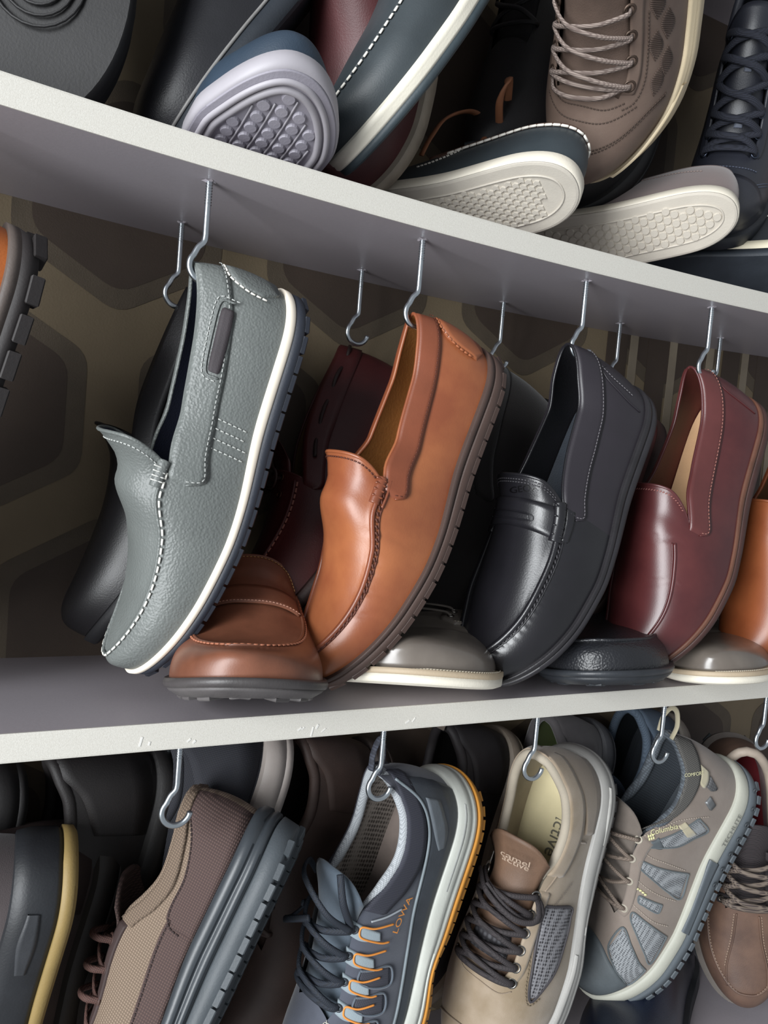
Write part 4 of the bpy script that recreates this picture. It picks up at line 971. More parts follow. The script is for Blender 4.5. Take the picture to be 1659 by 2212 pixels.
def orange_shoe():
    s = Shoe('trail_shoe', 'slate blue trail shoe with orange outlines and orange outsole in the lower row', 'shoe', G_LOW, POSES['orange'], dict(SN, trow=[(0, .040), (.08, .036), (.3, .034), (.45, .030), (.6, .026), (1, .024)], arch=.009), 1.2)
    s.opening(.66, .68, TOP_SN, p=2.)
    base = mat('suede', '4A4E5A', .75, col2='3C404B', bump=.2); gr = mat('suede', '56606C', .7, var=.15); pale = mat('suede', '8E9BA2', .7, var=.15); org = plain('D88A3C', .6); dark = mat('rubber', '343A42', .45)
    lin = mat('mesh', '9A938C', .85, col2='4A4440', scale=1.)
    s.upper(base, lin, .006); pad_collar(s, base, mat('weave', 'B4B8BC', .8, col2='8E9296', scale=2.), .0042, .37); s.insole(mat('leather', '8E8078', .8)); tongue(s, mat('suede', '4C5864', .8), .30, .72, 54, .012)
    edge_strip(s, mat('weave', '3D3E49', .8, col2='2C2D36', scale=2.), .0, .37, [16, 18], 'collar_pad', .0026)
    # heel frame and side rail
    fr = s.strip([(.01, 52), (.03, 44), (.06, 30), (.12, 20), (.2, 15), (.32, 11), (.5, 8), (.75, 8)], [(.01, 1), (.03, 1), (.06, 1), (.12, 1), (.2, 1), (.32, 1), (.5, 1), (.75, 1)], mat('rubber', '454B53', .5), 'side_rail', h=.0026, n=60, k=6)
    s.strip([(.05, 26), (.09, 22), (.14, 15), (.18, 8)], [(.05, 14), (.085, 10), (.12, 6), (.17, 5)], mat('rubber', '6E757C', .5), 'rail_window', h=.0032, n=30, k=5, parent=fr)
    s.seam([(.02, 50), (.06, 31), (.12, 21), (.2, 16), (.32, 12), (.5, 9), (.75, 9)], .0013, mat('rubber', '7C868C', .45), 'rail_edge', .0024, 80, 6, parent=fr)
    s.strip([(.01, 66), (.035, 56), (.06, 48), (.075, 40)], [(.01, 52), (.03, 44), (.05, 38), (.07, 36)], mat('suede', '3A3C47', .8), 'heel_tab', h=.0022, n=24, k=6)
    # lace stays with orange outlines
    for i, t in enumerate((.42, .49, .56, .63)):
        f = 58 + i*2.2
        p = s.strip([(t-.018, f+1), (t-.012, f-12), (t-.006, f-26)], [(t+.018, f+2), (t+.024, f-10), (t+.012, f-27)], pale, 'lace_stay', h=.0018, n=24, k=6)
        s.seam([(t-.035, f-34), (t-.016, f-20), (t-.012, f-9), (t+.004, f-7), (t+.016, f-10), (t+.018, f-26), (t+.012, f-33)], .0008, org, 'orange_outline', .0020, 50, 6, parent=p)
        if i in (1, 2, 3):
            q = s.strip([(t+.03, f-14), (t+.02, f-26), (t+.005, f-40)], [(t+.058, f-13), (t+.066, f-26), (t+.05, f-42)], mat('weave', '42434D', .85, col2='33343C', scale=2.), 'fabric_panel', h=.0012, n=24, k=6)
            s.seam([(t+.03, f-14), (t+.02, f-26), (t+.005, f-40), (t+.05, f-42), (t+.066, f-26), (t+.058, f-13), (t+.03, f-14)], .0009, gr, 'panel_edge', .0012, 50, 6, parent=q)
    s.seam([(.39, 42), (.37, 30), (.345, 20)], .0008, plain('9AA0A6', .6), 'grey_line', .0012, 30, 6)
    for i in range(4): s.eyelet((.42, .49, .56, .63)[i], 56+i*2.4, dark, .0026, .0010, .0022); s.eyelet((.42, .49, .56, .63)[i], 124-i*2.4, dark, .0026, .0010, .0022)
    s.text('LOWA', .36, 19, .0090, org, math.radians(180-14), off=.0016, sx=1.1)
    s.text('GORE-TEX', .71, 76, .0042, plain('C8C4B4', .6), math.radians(180-30), off=.0012)
    lace = mat('weave', '232A36', .75, col2='151A22', scale=2.4)
    lacing(s, (.42, .49, .56, .63), (58, 60, 62, 64), lace, .0030, .6, h=.006)
    s.lace([(.42, 60, .006), (.38, 78, .018), (.34, 96, .022), (.33, 118, .014), (.36, 132, .008)], .0028, lace, 'lace_loop', n=50)
    s.lace([(.43, 92, .012), (.47, 110, .022), (.50, 128, .018), (.46, 134, .010), (.43, 112, .010)], .0028, lace, 'lace_loop', n=50)
    s.lace([(.30, 78, .016), (.35, 70, .015), (.40, 62, .006), (.425, 58, .003)], .0030, lace, 'lace_end', n=40)
    lp = s.la.P(np.array(.0), np.array(60.), 0.)
    tube('pull_loop', cat_rom([lp+np.array(v) for v in ((.004, -.004, 0), (-.008, -.005, .004), (-.020, -.002, .008), (-.022, .002, .008), (-.008, .005, .003), (.004, .004, 0))], 40), .0032, mat('weave', '3A3D48', .8, col2='282A32'), s.root, 8, flat=.35, up=(0, 0, 1))
    mid = mat('rubber', 'C2C4BC', .5, var=.12)
    s.layer('midsole', [(.34, -.002), (.34, .0055), (.42, .0085), (.55, .0085), (.60, .0068), (.66, .0080), (.8, .0070), (.92, .0048), (1.0, .0030), (1.05, -.002)], mid)
    s.sole_strip([(.04, .85), (.15, .86), (.28, .84)], [(.04, .70), (.15, .70), (.28, .72)], mat('rubber', '9A9C98', .5), 'midsole_groove', .0060, .001)
    out = mat('rubber', 'C0832F', .6, var=.2)
    s.layer('outsole', [(.05, -.006), (.05, .004), (.1, .0075), (.30, .0100), (.37, .0098), (.37, -.002)], out)
    s.lugs(out, 30, (.0042, .004, .0020), .0074, drop=-.0020)
def beige_shoe():
    s = Shoe('trail_shoe', 'beige nubuck trail shoe with grey mesh window and dark laces in the lower row', 'shoe', G_LOW, POSES['beige'], dict(SN, trow=[(0, .040), (.08, .038), (.3, .034), (.42, .029), (.6, .025), (.75, .026), (1, .026)], arch=.008), 1.2)
    s.opening(.66, .68, TOP_SN, p=2.)
    m = mat('suede', 'A1917F', .7, col2='87765F', bump=.25); m2 = mat('suede', '93826F', .75, var=.15); lin = mat('leather', 'A89E8E', .75, var=.15)
    s.upper(m, lin, .006); pad_collar(s, m, lin, .0045, .37); s.insole(mat('leather', 'CBBF98', .75, var=.12)); tongue(s, mat('leather', '6E5442', .6), .27, .70, 54, .012)
    edge_strip(s, m, .0, .355, [20, 17], 'collar_pad', .0022)
    s.seam([(.0, 54), (.06, 46), (.13, 34), (.20, 26), (.235, 20), (.24, 8)], .0010, m2, 'quarter_seam', .0012, 60, 6)
    s.seam([(.24, 21), (.30, 30), (.36, 40), (.40, 48)], .0008, m2, 'quarter_seam', .0008, 40, 6)
    hc = s.strip([(.0, 40), (.05, 34), (.10, 24), (.16, 16), (.22, 11)], [(.0, 1), (.05, 1), (.10, 1), (.16, 1), (.22, 1)], m2, 'heel_counter', h=.0016, n=30, k=6)
    # mesh window on the side
    dkm = mat('mesh', '8D8C90', .8, col2='2E2C30', bump=.5, scale=1.3)
    A = [(.44, 44), (.50, 46), (.59, 46), (.67, 44), (.71, 40)]; B = [(.44, 10), (.475, 8), (.53, 10), (.62, 18), (.70, 34)]
    mesh_panel(s, A, B, dkm, 'mesh_window', .0010, mat('leather', '4A464A', .6), .0013)
    s.stitch([(.415, 47), (.50, 49.5), (.60, 49.5), (.68, 47), (.725, 40), (.70, 28)], plain('7A6C58', .8), .0034, .0024, .0005, .0006)
    s.text('camel active', .402, 25, .0064, mat('suede', '6E5E4C', .75), math.radians(180-50), off=.0012, name='stamped_lettering')
    s.text('camel', .325, 84, .0072, plain('9E8A78', .6), math.radians(90), off=.0135, name='tongue_lettering', sx=1.2)
    s.text('active', .345, 84, .0072, plain('9E8A78', .6), math.radians(90), off=.0085, name='tongue_lettering', sx=1.2)
    # eyestay, eyelets, laces
    es = edge_strip(s, m, .40, .67, [13, 12], 'eyestay', .0018)
    ey = mat('metal', '9A9894', .35, metal=1., bump=0)
    lacing(s, (.42, .475, .53, .58, .63, .675), (57, 58, 60, 61, 62, 62), mat('weave', '3A3436', .75, col2='221E20', scale=2.6), .0027, .75, h=.005, eyelet=ey, er=.0040)
    dl = mat('weave', '3A3436', .75, col2='221E20', scale=2.6)
    s.lace([(.42, 57, .002), (.445, 52, .008), (.475, 54, .009), (.49, 66, .009), (.47, 84, .010), (.44, 100, .012)], .0028, dl, 'lace_loop', n=50)
    s.lace([(.42, 57, .003), (.455, 55, .010), (.485, 60, .011), (.49, 76, .012), (.455, 96, .014), (.42, 118, .010)], .0028, dl, 'lace_loop', n=50)
    s.strip([(.56, 72), (.60, 72), (.64, 73)], [(.56, 108), (.60, 108), (.64, 107)], mat('mesh', '2A282C', .8, col2='5A5A5E', scale=.8), 'tongue_mesh', h=-.0015, off=-.003, n=20, k=6)
    s.seam([(.70, 60), (.72, 72), (.715, 90), (.71, 104), (.695, 112)], .0005, m2, 'toe_stitch_line', .0004, 40, 5)
    s.seam([(.88, 40), (.87, 60), (.865, 90), (.87, 120), (.88, 140)], .0009, m2, 'toe_seam', .0006, 50, 6)
    # label text and lace lying inside
    def inside(body, t, y, size, ang):
        W, F = text_geo(body)
        V = [(t*s.la.L + (x*math.cos(ang) - w*math.sin(ang))*size, y + (x*math.sin(ang) + w*math.cos(ang))*size, float(s.la.zf(t)) + .0040) for x, w in W]
        mesh('insole_lettering', V, F, plain('5A5648', .7), s.root, smooth=False)
    inside('active', .27, .006, .018, 0.); inside('EVA', .10, .012, .009, math.radians(90))
    mid = mat('rubber', 'A7A5A1', .5, var=.12)
    s.layer('midsole', [(.30, -.002), (.30, .005), (.40, .0085), (.60, .0090), (.66, .0075), (.72, .0082), (.9, .0060), (1.03, .0030), (1.06, -.002)], mid)
    s.sole_strip([(.06, .80), (.14, .82), (.24, .66)], [(.06, .55), (.14, .50), (.24, .56)], mat('rubber', 'BDBBB6', .5), 'midsole_pod', .0072, .0016)
    s.sole_strip([(.58, 1.0), (.68, 1.1), (.8, 1.3), (.92, 1.35)], [(.58, .6), (.68, .5), (.8, .45), (.92, .45)], mid, 'toe_wrap', .0045, .0022)
    out = mat('rubber', '4E4C4D', .6)
    s.layer('outsole', [(.05, -.006), (.05, .002), (.1, .0045), (.30, .0060), (.30, -.002)], out)
    s.lugs(out, 20, (.0052, .004, .0024), .0052, drop=-.0012)
def mesh_hiker():
    s = Shoe('hiking_shoe', 'taupe suede hiking shoe with grey mesh windows and pale yellow lettering in the lower row', 'shoe', G_LOW, POSES['columbia'], dict(SN, Th=.030, Tt=.024, tb=.6), 1.2)
    s.opening(.66, .68, TOP_SN, p=2.)
    m = mat('suede', '84786F', .78, col2='756960', bump=.25); dk = mat('rubber', '5A6064', .6); ms = mat('mesh', '8E9194', .8, col2='4A4C50', bump=.5, scale=2.0); lin = mat('mesh', '5F666C', .85, col2='3A4046', scale=1.6); cr = mat('suede', 'B5AC92', .75, var=.15)
    s.upper(m, mat('weave', '454C54', .85, col2='33383E'), .006); pad_collar(s, lin, mat('weave', '5A6168', .85, col2='44494F'), .0050, .36); s.insole(mat('leather', '3A4046', .8)); tongue(s, mat('suede', '6E645C', .8), .32, .72, 56, .010)
    cp = s.strip([(.0, 60), (.05, 54), (.12, 43), (.22, 38), (.30, 43), (.37, 58)], [(.0, 38), (.045, 34), (.11, 30), (.20, 30), (.28, 37), (.33, 49)], mat('weave', '6A6864', .85, col2='3E3C3A', bump=.6, scale=1.6), 'collar_pad', h=.0026, n=50, k=8)
    s.text('COMFORT', .10, 37.5, .0048, plain('D6D2A8', .6), math.radians(180-66), off=.0034, parent=cp)
    s.strip([(.055, 34), (.085, 31), (.115, 30)], [(.065, 24), (.095, 23), (.125, 24)], cr, 'heel_stripe', h=.0022, n=20, k=5)
    s.strip([(.075, 22), (.10, 21.5), (.115, 22)], [(.10, 14), (.11, 15), (.12, 18)], mat('weave', '5A5A5C', .8), 'heel_triangle', h=.0020, n=16, k=5)
    lb = s.strip([(.135, 16.5), (.15, 17.2), (.165, 18)], [(.15, 10.5), (.165, 11.2), (.18, 12)], mat('metal', '8A8C8E', .45, metal=.6, bump=0), 'logo_plate', h=.0022, n=10, k=4)
    win = [  # mesh windows: upper edge, lower edge
        ([(.225, 16), (.27, 21), (.325, 29), (.395, 44)], [(.245, 6), (.295, 12), (.355, 22), (.405, 44)]),
        ([(.415, 5), (.435, 18), (.45, 32), (.46, 48)], [(.505, 5), (.505, 18), (.495, 32), (.482, 48)]),
        ([(.555, 20), (.56, 28), (.565, 38), (.57, 46)], [(.585, 22), (.59, 30), (.59, 39), (.59, 46)]),
        ([(.645, 5), (.64, 18), (.635, 34), (.632, 50)], [(.755, 5), (.735, 18), (.70, 34), (.66, 50)]),
        ([(.785, 5), (.77, 20), (.735, 38), (.70, 56)], [(.865, 5), (.855, 20), (.84, 38), (.79, 62)])]
    for A, B in win: mesh_panel(s, A, B, ms, 'mesh_window', .0008, mat('suede', '5E666A', .7), .0010)
    s.strip([(.355, 38), (.37, 40), (.385, 44)], [(.375, 30), (.39, 34), (.40, 42)], dk, 'window_tip', h=.0014, n=12, k=4)
    s.strip([(.26, 24), (.275, 26), (.285, 28)], [(.275, 12), (.295, 15), (.305, 18)], cr, 'window_stripe', h=.0016, n=12, k=4)
    for C in ([(.20, 10), (.27, 30), (.34, 43), (.39, 54)], [(.41, 8), (.42, 24), (.43, 40), (.42, 54)], [(.52, 8), (.53, 24), (.53, 40), (.52, 56)], [(.61, 8), (.62, 24), (.615, 40), (.605, 58)]):
        s.stitch(C, plain('A89C90', .8), .0030, .0020, .0004, .0006)
    s.stitch([(.555, 55), (.55, 46), (.555, 36)], plain('D2CE9C', .7), .0032, .0026, .0009, .0008, tilt=.6)
    s.text('Columbia', .322, 38, .0078, plain('DAD6A4', .6), math.radians(180-52), off=.0018, name='lettering')
    def diamond():
        V = []; F = []
        for i in range(3):
            for j in range(2):
                b = len(V); x = -.0025 + i*.0022; y = (j-.5)*.003
                V += [(x, y-.0012), (x+.0016, y-.0012), (x+.0019, y+.0012), (x+.0003, y+.0012)]; F.append((b, b+1, b+2, b+3))
        return V, F
    V, F = diamond(); s.decal(V, F, .370, 46, plain('DAD6A4', .6), math.radians(180-52), .0018, 'emblem')
    tc = s.strip([(.87, 4), (.855, 25), (.83, 50), (.80, 72), (.79, 90), (.80, 108), (.83, 130), (.87, 176)], [(.985, 4), (.985, 25), (.985, 50), (.985, 72), (.985, 90), (.985, 108), (.985, 130), (.985, 176)], mat('rubber', '5F666A', .6), 'toe_cap', h=.0022, n=60, k=12)
    es = edge_strip(s, m, .38, .67, [12, 11], 'eyestay', .0016)
    lacing(s, (.40, .47, .545, .64), (56, 58, 60, 62), mat('weave', '84766A', .8, col2='5A4E46', scale=2.), .0021, .7, h=.005, eyelet=mat('rubber', 'B8B0A0', .5), er=.0034)
    ey = s.la.P(np.array(.0), np.array(60.), 0.)
    tube('pull_loop', cat_rom([ey+np.array(v) for v in ((.004, -.009, 0), (-.010, -.010, .004), (-.022, -.004, .008), (-.022, .004, .008), (-.010, .010, .004), (.004, .009, 0))], 40), .0028, cr, s.root, 8, flat=.4, up=(0, 0, 1))
    pale = mat('rubber', 'B4B4A8', .55, var=.12)
    s.layer('midsole', [(.52, -.002), (.52, .0050), (.62, .0062), (.95, .0050), (1.06, .0022), (1.08, -.002)], pale)
    g = mat('rubber', '596066', .5, var=.15)
    s.layer('outsole', [(.05, -.006), (.05, .004), (.12, .0068), (.50, .0072), (.52, .0040), (.52, -.002)], g)
    s.sole_strip([(.33, 1.0), (.42, .92), (.52, .9), (.60, .95)], [(.33, .5), (.42, .5), (.52, .5), (.60, .5)], g, 'outsole_wrap', .0055, .0016)
    s.lugs(g, 26, (.0042, .0045, .0032), .0072, drop=-.0012)
    for t in np.linspace(.03, .40, 7):
        p = s.sole_pt(np.array(t), 1, np.array(.30), .0085); ring = [p + .0022*np.array([math.cos(x), 0, math.sin(x)]) for x in np.linspace(0, 2*math.pi, 10, endpoint=False)]
        tube('sole_stud', ring, .0008, mat('rubber', '44494E', .5), s.root, 5, True)
    # raised wording along the midsole
    W, F = text_geo('TECHLITE'); V = [s.sole_pt(np.array(.20 - x*.0085/s.la.L), 1, np.array(.76 + y*.0085/.030), .0068) for x, y in W]
    mesh('sole_lettering', V, F, mat('rubber', '8C8C84', .5), s.root, smooth=False)
def brown_hiker():
    s = Shoe('hiking_shoe', 'brown leather hiking shoe with red lining and flecked laces at the right edge', 'shoe', G_LOW, POSES['hiker'], dict(SN, Th=.026, Tt=.022), 1.1)
    s.opening(.60, .62, TOP_SN, p=2.)
    m = mat('leather', '6F5648', .5, col2='57433A', bump=.25); dk = mat('weave', '3A3234', .8, col2='242022', scale=2.)
    rl = mat('suede', '9A2230', .7, var=.2); s.upper(m, rl, .006); pad_collar(s, m, mat('leather', 'A89A8C', .6), .005, .36); s.insole(rl); tongue(s, dk, .28, .66, 54, .010)
    c = moc_seam(34, .56, .93, p=2.4)
    s.seam(full_u(c), .0012, m, 'toe_seam', .0006, 90, 6); cc = c.copy(); cc[:, 1] += 2.4; s.stitch(full_u(cc), plain('8E7868', .8), .0032, .0022, .0005, .0006)
    for sd in (1, -1):
        f = lambda a: a if sd > 0 else 180-a
        s.seam([(.63, f(80)), (.74, f(76)), (.84, f(66)), (.91, f(60))], .0010, m, 'toe_seam', .0006, 40, 6)
        s.stitch([(.63, f(77)), (.74, f(73)), (.84, f(63))], plain('8E7868', .8), .0032, .0022, .0005, .0006)
    lace = mat('weave', '4A3E3A', .75, col2='C8C0B0', scale=.6)
    for t in (.40, .46, .52, .58):
        for a in (62, 118):
            lp = s.strip([(t-.016, a-9), (t-.016, a), (t-.016, a+9)], [(t+.016, a-9), (t+.016, a), (t+.016, a+9)], dk, 'lace_loop_tab', h=.0045, n=14, k=5)
            s.eyelet(t, a, mat('metal', '8C857C', .4, metal=1., bump=0), .0034, .0010, .0052)
    lacing(s, (.40, .46, .52, .58), 63, mat('weave', '3E3432', .75, col2='6E6258', scale=1.2), .0030, .7, h=.010)
    s.layer('midsole', [(.5, -.002), (.5, .006), (.8, .006), (1.05, -.002)], mat('rubber', '77706A', .6))
    k = mat('rubber', '3F474B', .6); s.layer('outsole', [(.05, -.006), (.05, .005), (.5, .006), (.5, -.002)], k); s.lugs(k, 18, (.006, .005, .003), .0065)
def yellow_shoe():
    s = Shoe('trail_shoe', 'dark shoe with mustard yellow outsole edge at the left edge of the lower row', 'shoe', G_LOW, shifted('yellow', .004, 0, -.046), dict(SN, Th=.036, Tt=.028), 1.)
    s.opening(.64, .66, TOP_SN, p=2.)
    m = mat('suede', '4A4142', .8, var=.2); k = mat('rubber', '26282C', .5)
    s.upper(m, k, .005); pad_collar(s, m, m, .0045, .37); s.insole(k); tongue(s, m, .28, .7, 56, .01)
    lacing(s, (.43, .52, .61), 60, mat('weave', '2A2628', .8), .0025, .6)
    s.layer('midsole', [(.34, -.002), (.34, .005), (.45, .0068), (.9, .0060), (1.2, .0030), (1.25, -.002)], k)
    s.sole_strip([(.08, .90), (.16, .95), (.24, .85)], [(.08, .68), (.16, .62), (.24, .66)], mat('rubber', '3A3C40', .5), 'midsole_pod', .0055, .0018)
    s.layer('outsole', [(.05, -.006), (.05, .004), (.12, .0078), (.34, .0078), (.34, -.002)], mat('rubber', '8E7848', .6, var=.15))
canvas_shoe(); orange_shoe(); beige_shoe(); mesh_hiker(); brown_hiker(); yellow_shoe()
hook('steel screw hook holding the dark shoe with the mustard sole', -.040, .517, zl(-.04), shank=.078)

# ------------------------------------------------------------------ lower row, hanging behind
def back_sneaker(label, dx, m, lin, sole, key='beige', dy=.062, dz=.004, edge=None, lace=None, x=None, z=None, tab=None, name='sneaker', out=None):
    p = shifted(key, dx, dy, dz)
    if x: p['x'] = x
    if z: p['z'] = z
    p['hm'] = [1.]*11; p['wm'] = [1.]*11; p['sw'] = .84; p['sh'] = .80; p['ts'] = .02; p['L'] = .285
    s = Shoe(name, label, 'shoe', 'shoes hanging behind the lower row', p, dict(SN, Th=.028, Tt=.024), .7); s.opening(.64, .66, TOP_SN, p=2.)
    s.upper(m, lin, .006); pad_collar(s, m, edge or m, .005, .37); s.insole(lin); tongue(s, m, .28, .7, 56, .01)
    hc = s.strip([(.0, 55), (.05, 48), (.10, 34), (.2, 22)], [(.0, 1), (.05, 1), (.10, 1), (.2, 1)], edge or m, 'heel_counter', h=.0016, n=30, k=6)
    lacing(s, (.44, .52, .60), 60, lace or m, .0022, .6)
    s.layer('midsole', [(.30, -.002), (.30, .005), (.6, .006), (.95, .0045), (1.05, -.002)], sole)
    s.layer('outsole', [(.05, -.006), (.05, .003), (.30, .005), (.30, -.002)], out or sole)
    if tab:
        q = s.la.P(np.array(.0), np.array(60.), 0.)
        tube('pull_tab', [q+np.array(v) for v in ((.006, 0, .002), (-.008, 0, .002), (-.022, 0, .000))], .006, tab, s.root, 8, flat=.25, up=(0, 0, 1))
    return s
W_ = lambda c, d: mat('weave', c, .85, col2=d, scale=2.)
LK = dict(x=[-.33, -.02, -.94], z=[-.90, -.25, .34])
back_sneaker('charcoal mesh sneaker with pale grey sole hanging behind the brown canvas shoe', -.330+.017, W_('33343B', '202127'), W_('222228', '18181C'), mat('rubber', 'A79E98', .55, var=.12), x=[-.25, .1, -.96], z=[-.95, .1, .27], dy=.03, dz=.035)
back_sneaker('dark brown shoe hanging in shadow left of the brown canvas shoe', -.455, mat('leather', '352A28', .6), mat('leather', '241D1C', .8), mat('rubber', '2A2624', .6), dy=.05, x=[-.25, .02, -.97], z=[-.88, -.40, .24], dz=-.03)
back_sneaker('added black shoe darkening the wall under the left end of the middle shelf', -.525, mat('leather', '1E1B1B', .6), mat('leather', '151313', .8), mat('rubber', '1C1A1A', .6), dy=.055, x=[-.22, .02, -.97], z=[-.94, -.25, .22], dz=.022, name='leather_shoe')  # extra shoe, put in to darken the bright wall behind
back_sneaker('added black shoe darkening the wall above the laces of the brown canvas shoe', -.405, mat('leather', '211D1D', .6), mat('leather', '151313', .8), mat('rubber', '1C1A1A', .6), dy=.058, x=[-.22, .02, -.97], z=[-.94, -.25, .22], dz=.020, name='leather_shoe')  # another shoe added only to cover lit wall with dark
back_sneaker('dark brown leather shoe hanging between the canvas shoe and the blue and orange shoe', -.205, mat('leather', '4A3A34', .6), mat('leather', '2A2220', .8), mat('rubber', '3A302C', .6), **LK)
back_sneaker('dark shoe with beige pull tab hanging behind the blue and orange shoe', -.052, mat('leather', '2E2A2C', .6), mat('leather', '1E1C1E', .8), mat('rubber', '8A7E70', .6), tab=mat('suede', '84766A', .8), **LK)
back_sneaker('grey suede shoe with lime green lining hanging behind the beige shoe', .072, mat('suede', '4C484C', .8), W_('7E8C5A', '5E6A42'), mat('rubber', '55565A', .6), edge=mat('suede', '5A5658', .8), **LK)
back_sneaker('blue grey shoe with pale sole edge hanging behind the taupe mesh hiking shoe', .190, W_('3E4A5A', '2A3340'), W_('20262E', '181C22'), mat('rubber', '9A9288', .6), edge=W_('5A6878', '44505E'), **LK)
for x in (.1445+.06, .335, .465, .600): hook('steel screw hook under the middle shelf above %s' % {.2045: 'the dark brown shoe', .335: 'the shoe with the beige pull tab', .465: 'the lime green lined shoe', .6: 'the blue grey shoe'}[round(x, 4)], x-.055, .633, zl(x), shank=.034)
# shoes lying at the bottom of the row
def low_lying(label, pose, m, sole, lace):
    s = Shoe('sneaker', label, 'shoe', 'shoes lying below the lower row', pose, dict(SN, Th=.026, Tt=.022), .8); s.opening(.64, .66, TOP_SN, p=2.)
    s.upper(m, m, .005); pad_collar(s, m, m, .0045, .37); s.insole(m); tongue(s, m, .28, .7, 56, .01)
    lacing(s, (.42, .49, .56, .63), 60, lace, .0024, .6, eyelet=mat('metal', 'B8BCC0', .3, metal=1., bump=0))
    s.layer('midsole', [(.05, -.005), (.05, .004), (.9, .005), (1.05, -.002)], sole)
low_lying('navy leather sneaker lying below the taupe mesh hiking shoe', dict(L=.285, sw=.95, sh=.9, loc=[.79, .648, .808], x=[-.86, -.51, -.02], z=[-.1, .1, .99]), mat('leather', '1F2638', .35, coat=.2), mat('rubber', '2A2E34', .6), W_('2A3040', '1A1E28'))

# ------------------------------------------------------------------ upper compartment
def sole_up(s, foxing, bottom, make, dx, dy, dark_upper=None, t0=.02, t1=.6, mg=-.011, rim=.0028, keep=None, stagger=True, welt=None, name='tread_stud'):
    """cup sole whose tread is seen from below"""
    s.layer('foxing', [(.10, -.002), (.10, .0030), (.25, .0042), (.95, .0040), (1.05, .0030), (1.05, -.002)], foxing)
    s.layer('outsole', [(.0, -.006), (.0, .0006), (.04, .0024), (.10, .0030), (.10, -.002)], bottom)
    Lp, Rp = s.la.outline(-.0085, 60); ring = np.concatenate([Lp, Rp[::-1][1:-1]], 0)
    tube('tread_rim', np.column_stack([ring, s.la.zb(ring[:, 0]/s.la.L) - .0002]), .0009, bottom, s.root, 6, True)
    s.studs(bottom, make, dx, dy, mg=mg, name=name, t0=t0, t1=t1, keep=keep, stagger=stagger)
def white_sole_shoe():
    s = Shoe('sneaker', 'navy sneaker showing its white sole with round studs over the upper shelf edge', 'shoe', G_TOP, dict(shifted('whitesole', -.010, -.02, .011), x=[.084, -.993, .075], z=[.02, .077, .99]), dict(BO, Th=.013, Tt=.013), 1.)
    s.opening(.46, .50, TOP_LO, p=2.5); m = mat('leather', '2F3E4E', .55, var=.2)
    s.upper(m, BLIN); s.rim(.0014, m); s.insole(BLIN); tongue(s, m, .36, .56, 58, .008)
    w = mat('rubber', 'A9A5AB', .5, var=.08, bump=.05)
    s.layer('foxing', [(.10, -.002), (.10, .0045), (.3, .0060), (.95, .0050), (1.05, .0030), (1.05, -.002)], w)
    s.layer('outsole', [(.0, -.008), (.0, .0005), (.05, .0035), (.10, .0045), (.10, -.002)], mat('rubber', '98949E', .55, var=.08))
    for mg_, r_ in ((-.0020, .0022), (-.0075, .0026)):
        Lp, Rp = s.la.outline(mg_, 60); ring = np.concatenate([Lp, Rp[::-1][1:-1]], 0)
        tube('outsole_rim', np.column_stack([ring, s.la.zb(ring[:, 0]/s.la.L) - .0002]), r_, w, s.root, 8, True)
    s.studs(mat('rubber', 'A29EA8', .5, var=.06), lambda: disc(.0048, .0018, 14), .0104, .0122, mg=-.012, t0=.35, t1=1., stagger=False)
    # grooves between the rows of studs
    for j in range(-4, 5):
        y = (j+.5)*.0122; xs = np.linspace(.35*s.la.L, s.la.L - .012, 20); Lp, Rp = s.la.outline(-.011, 120)
        k = (y < np.interp(xs, Lp[:, 0], Lp[:, 1])) & (y > np.interp(xs, Rp[:, 0], Rp[:, 1])); xs = xs[k]
        if len(xs) > 2: tube('tread_rib', [(x, y, float(s.la.zb(x/s.la.L)) - .0008) for x in xs], .0007, w, s.root, 5)
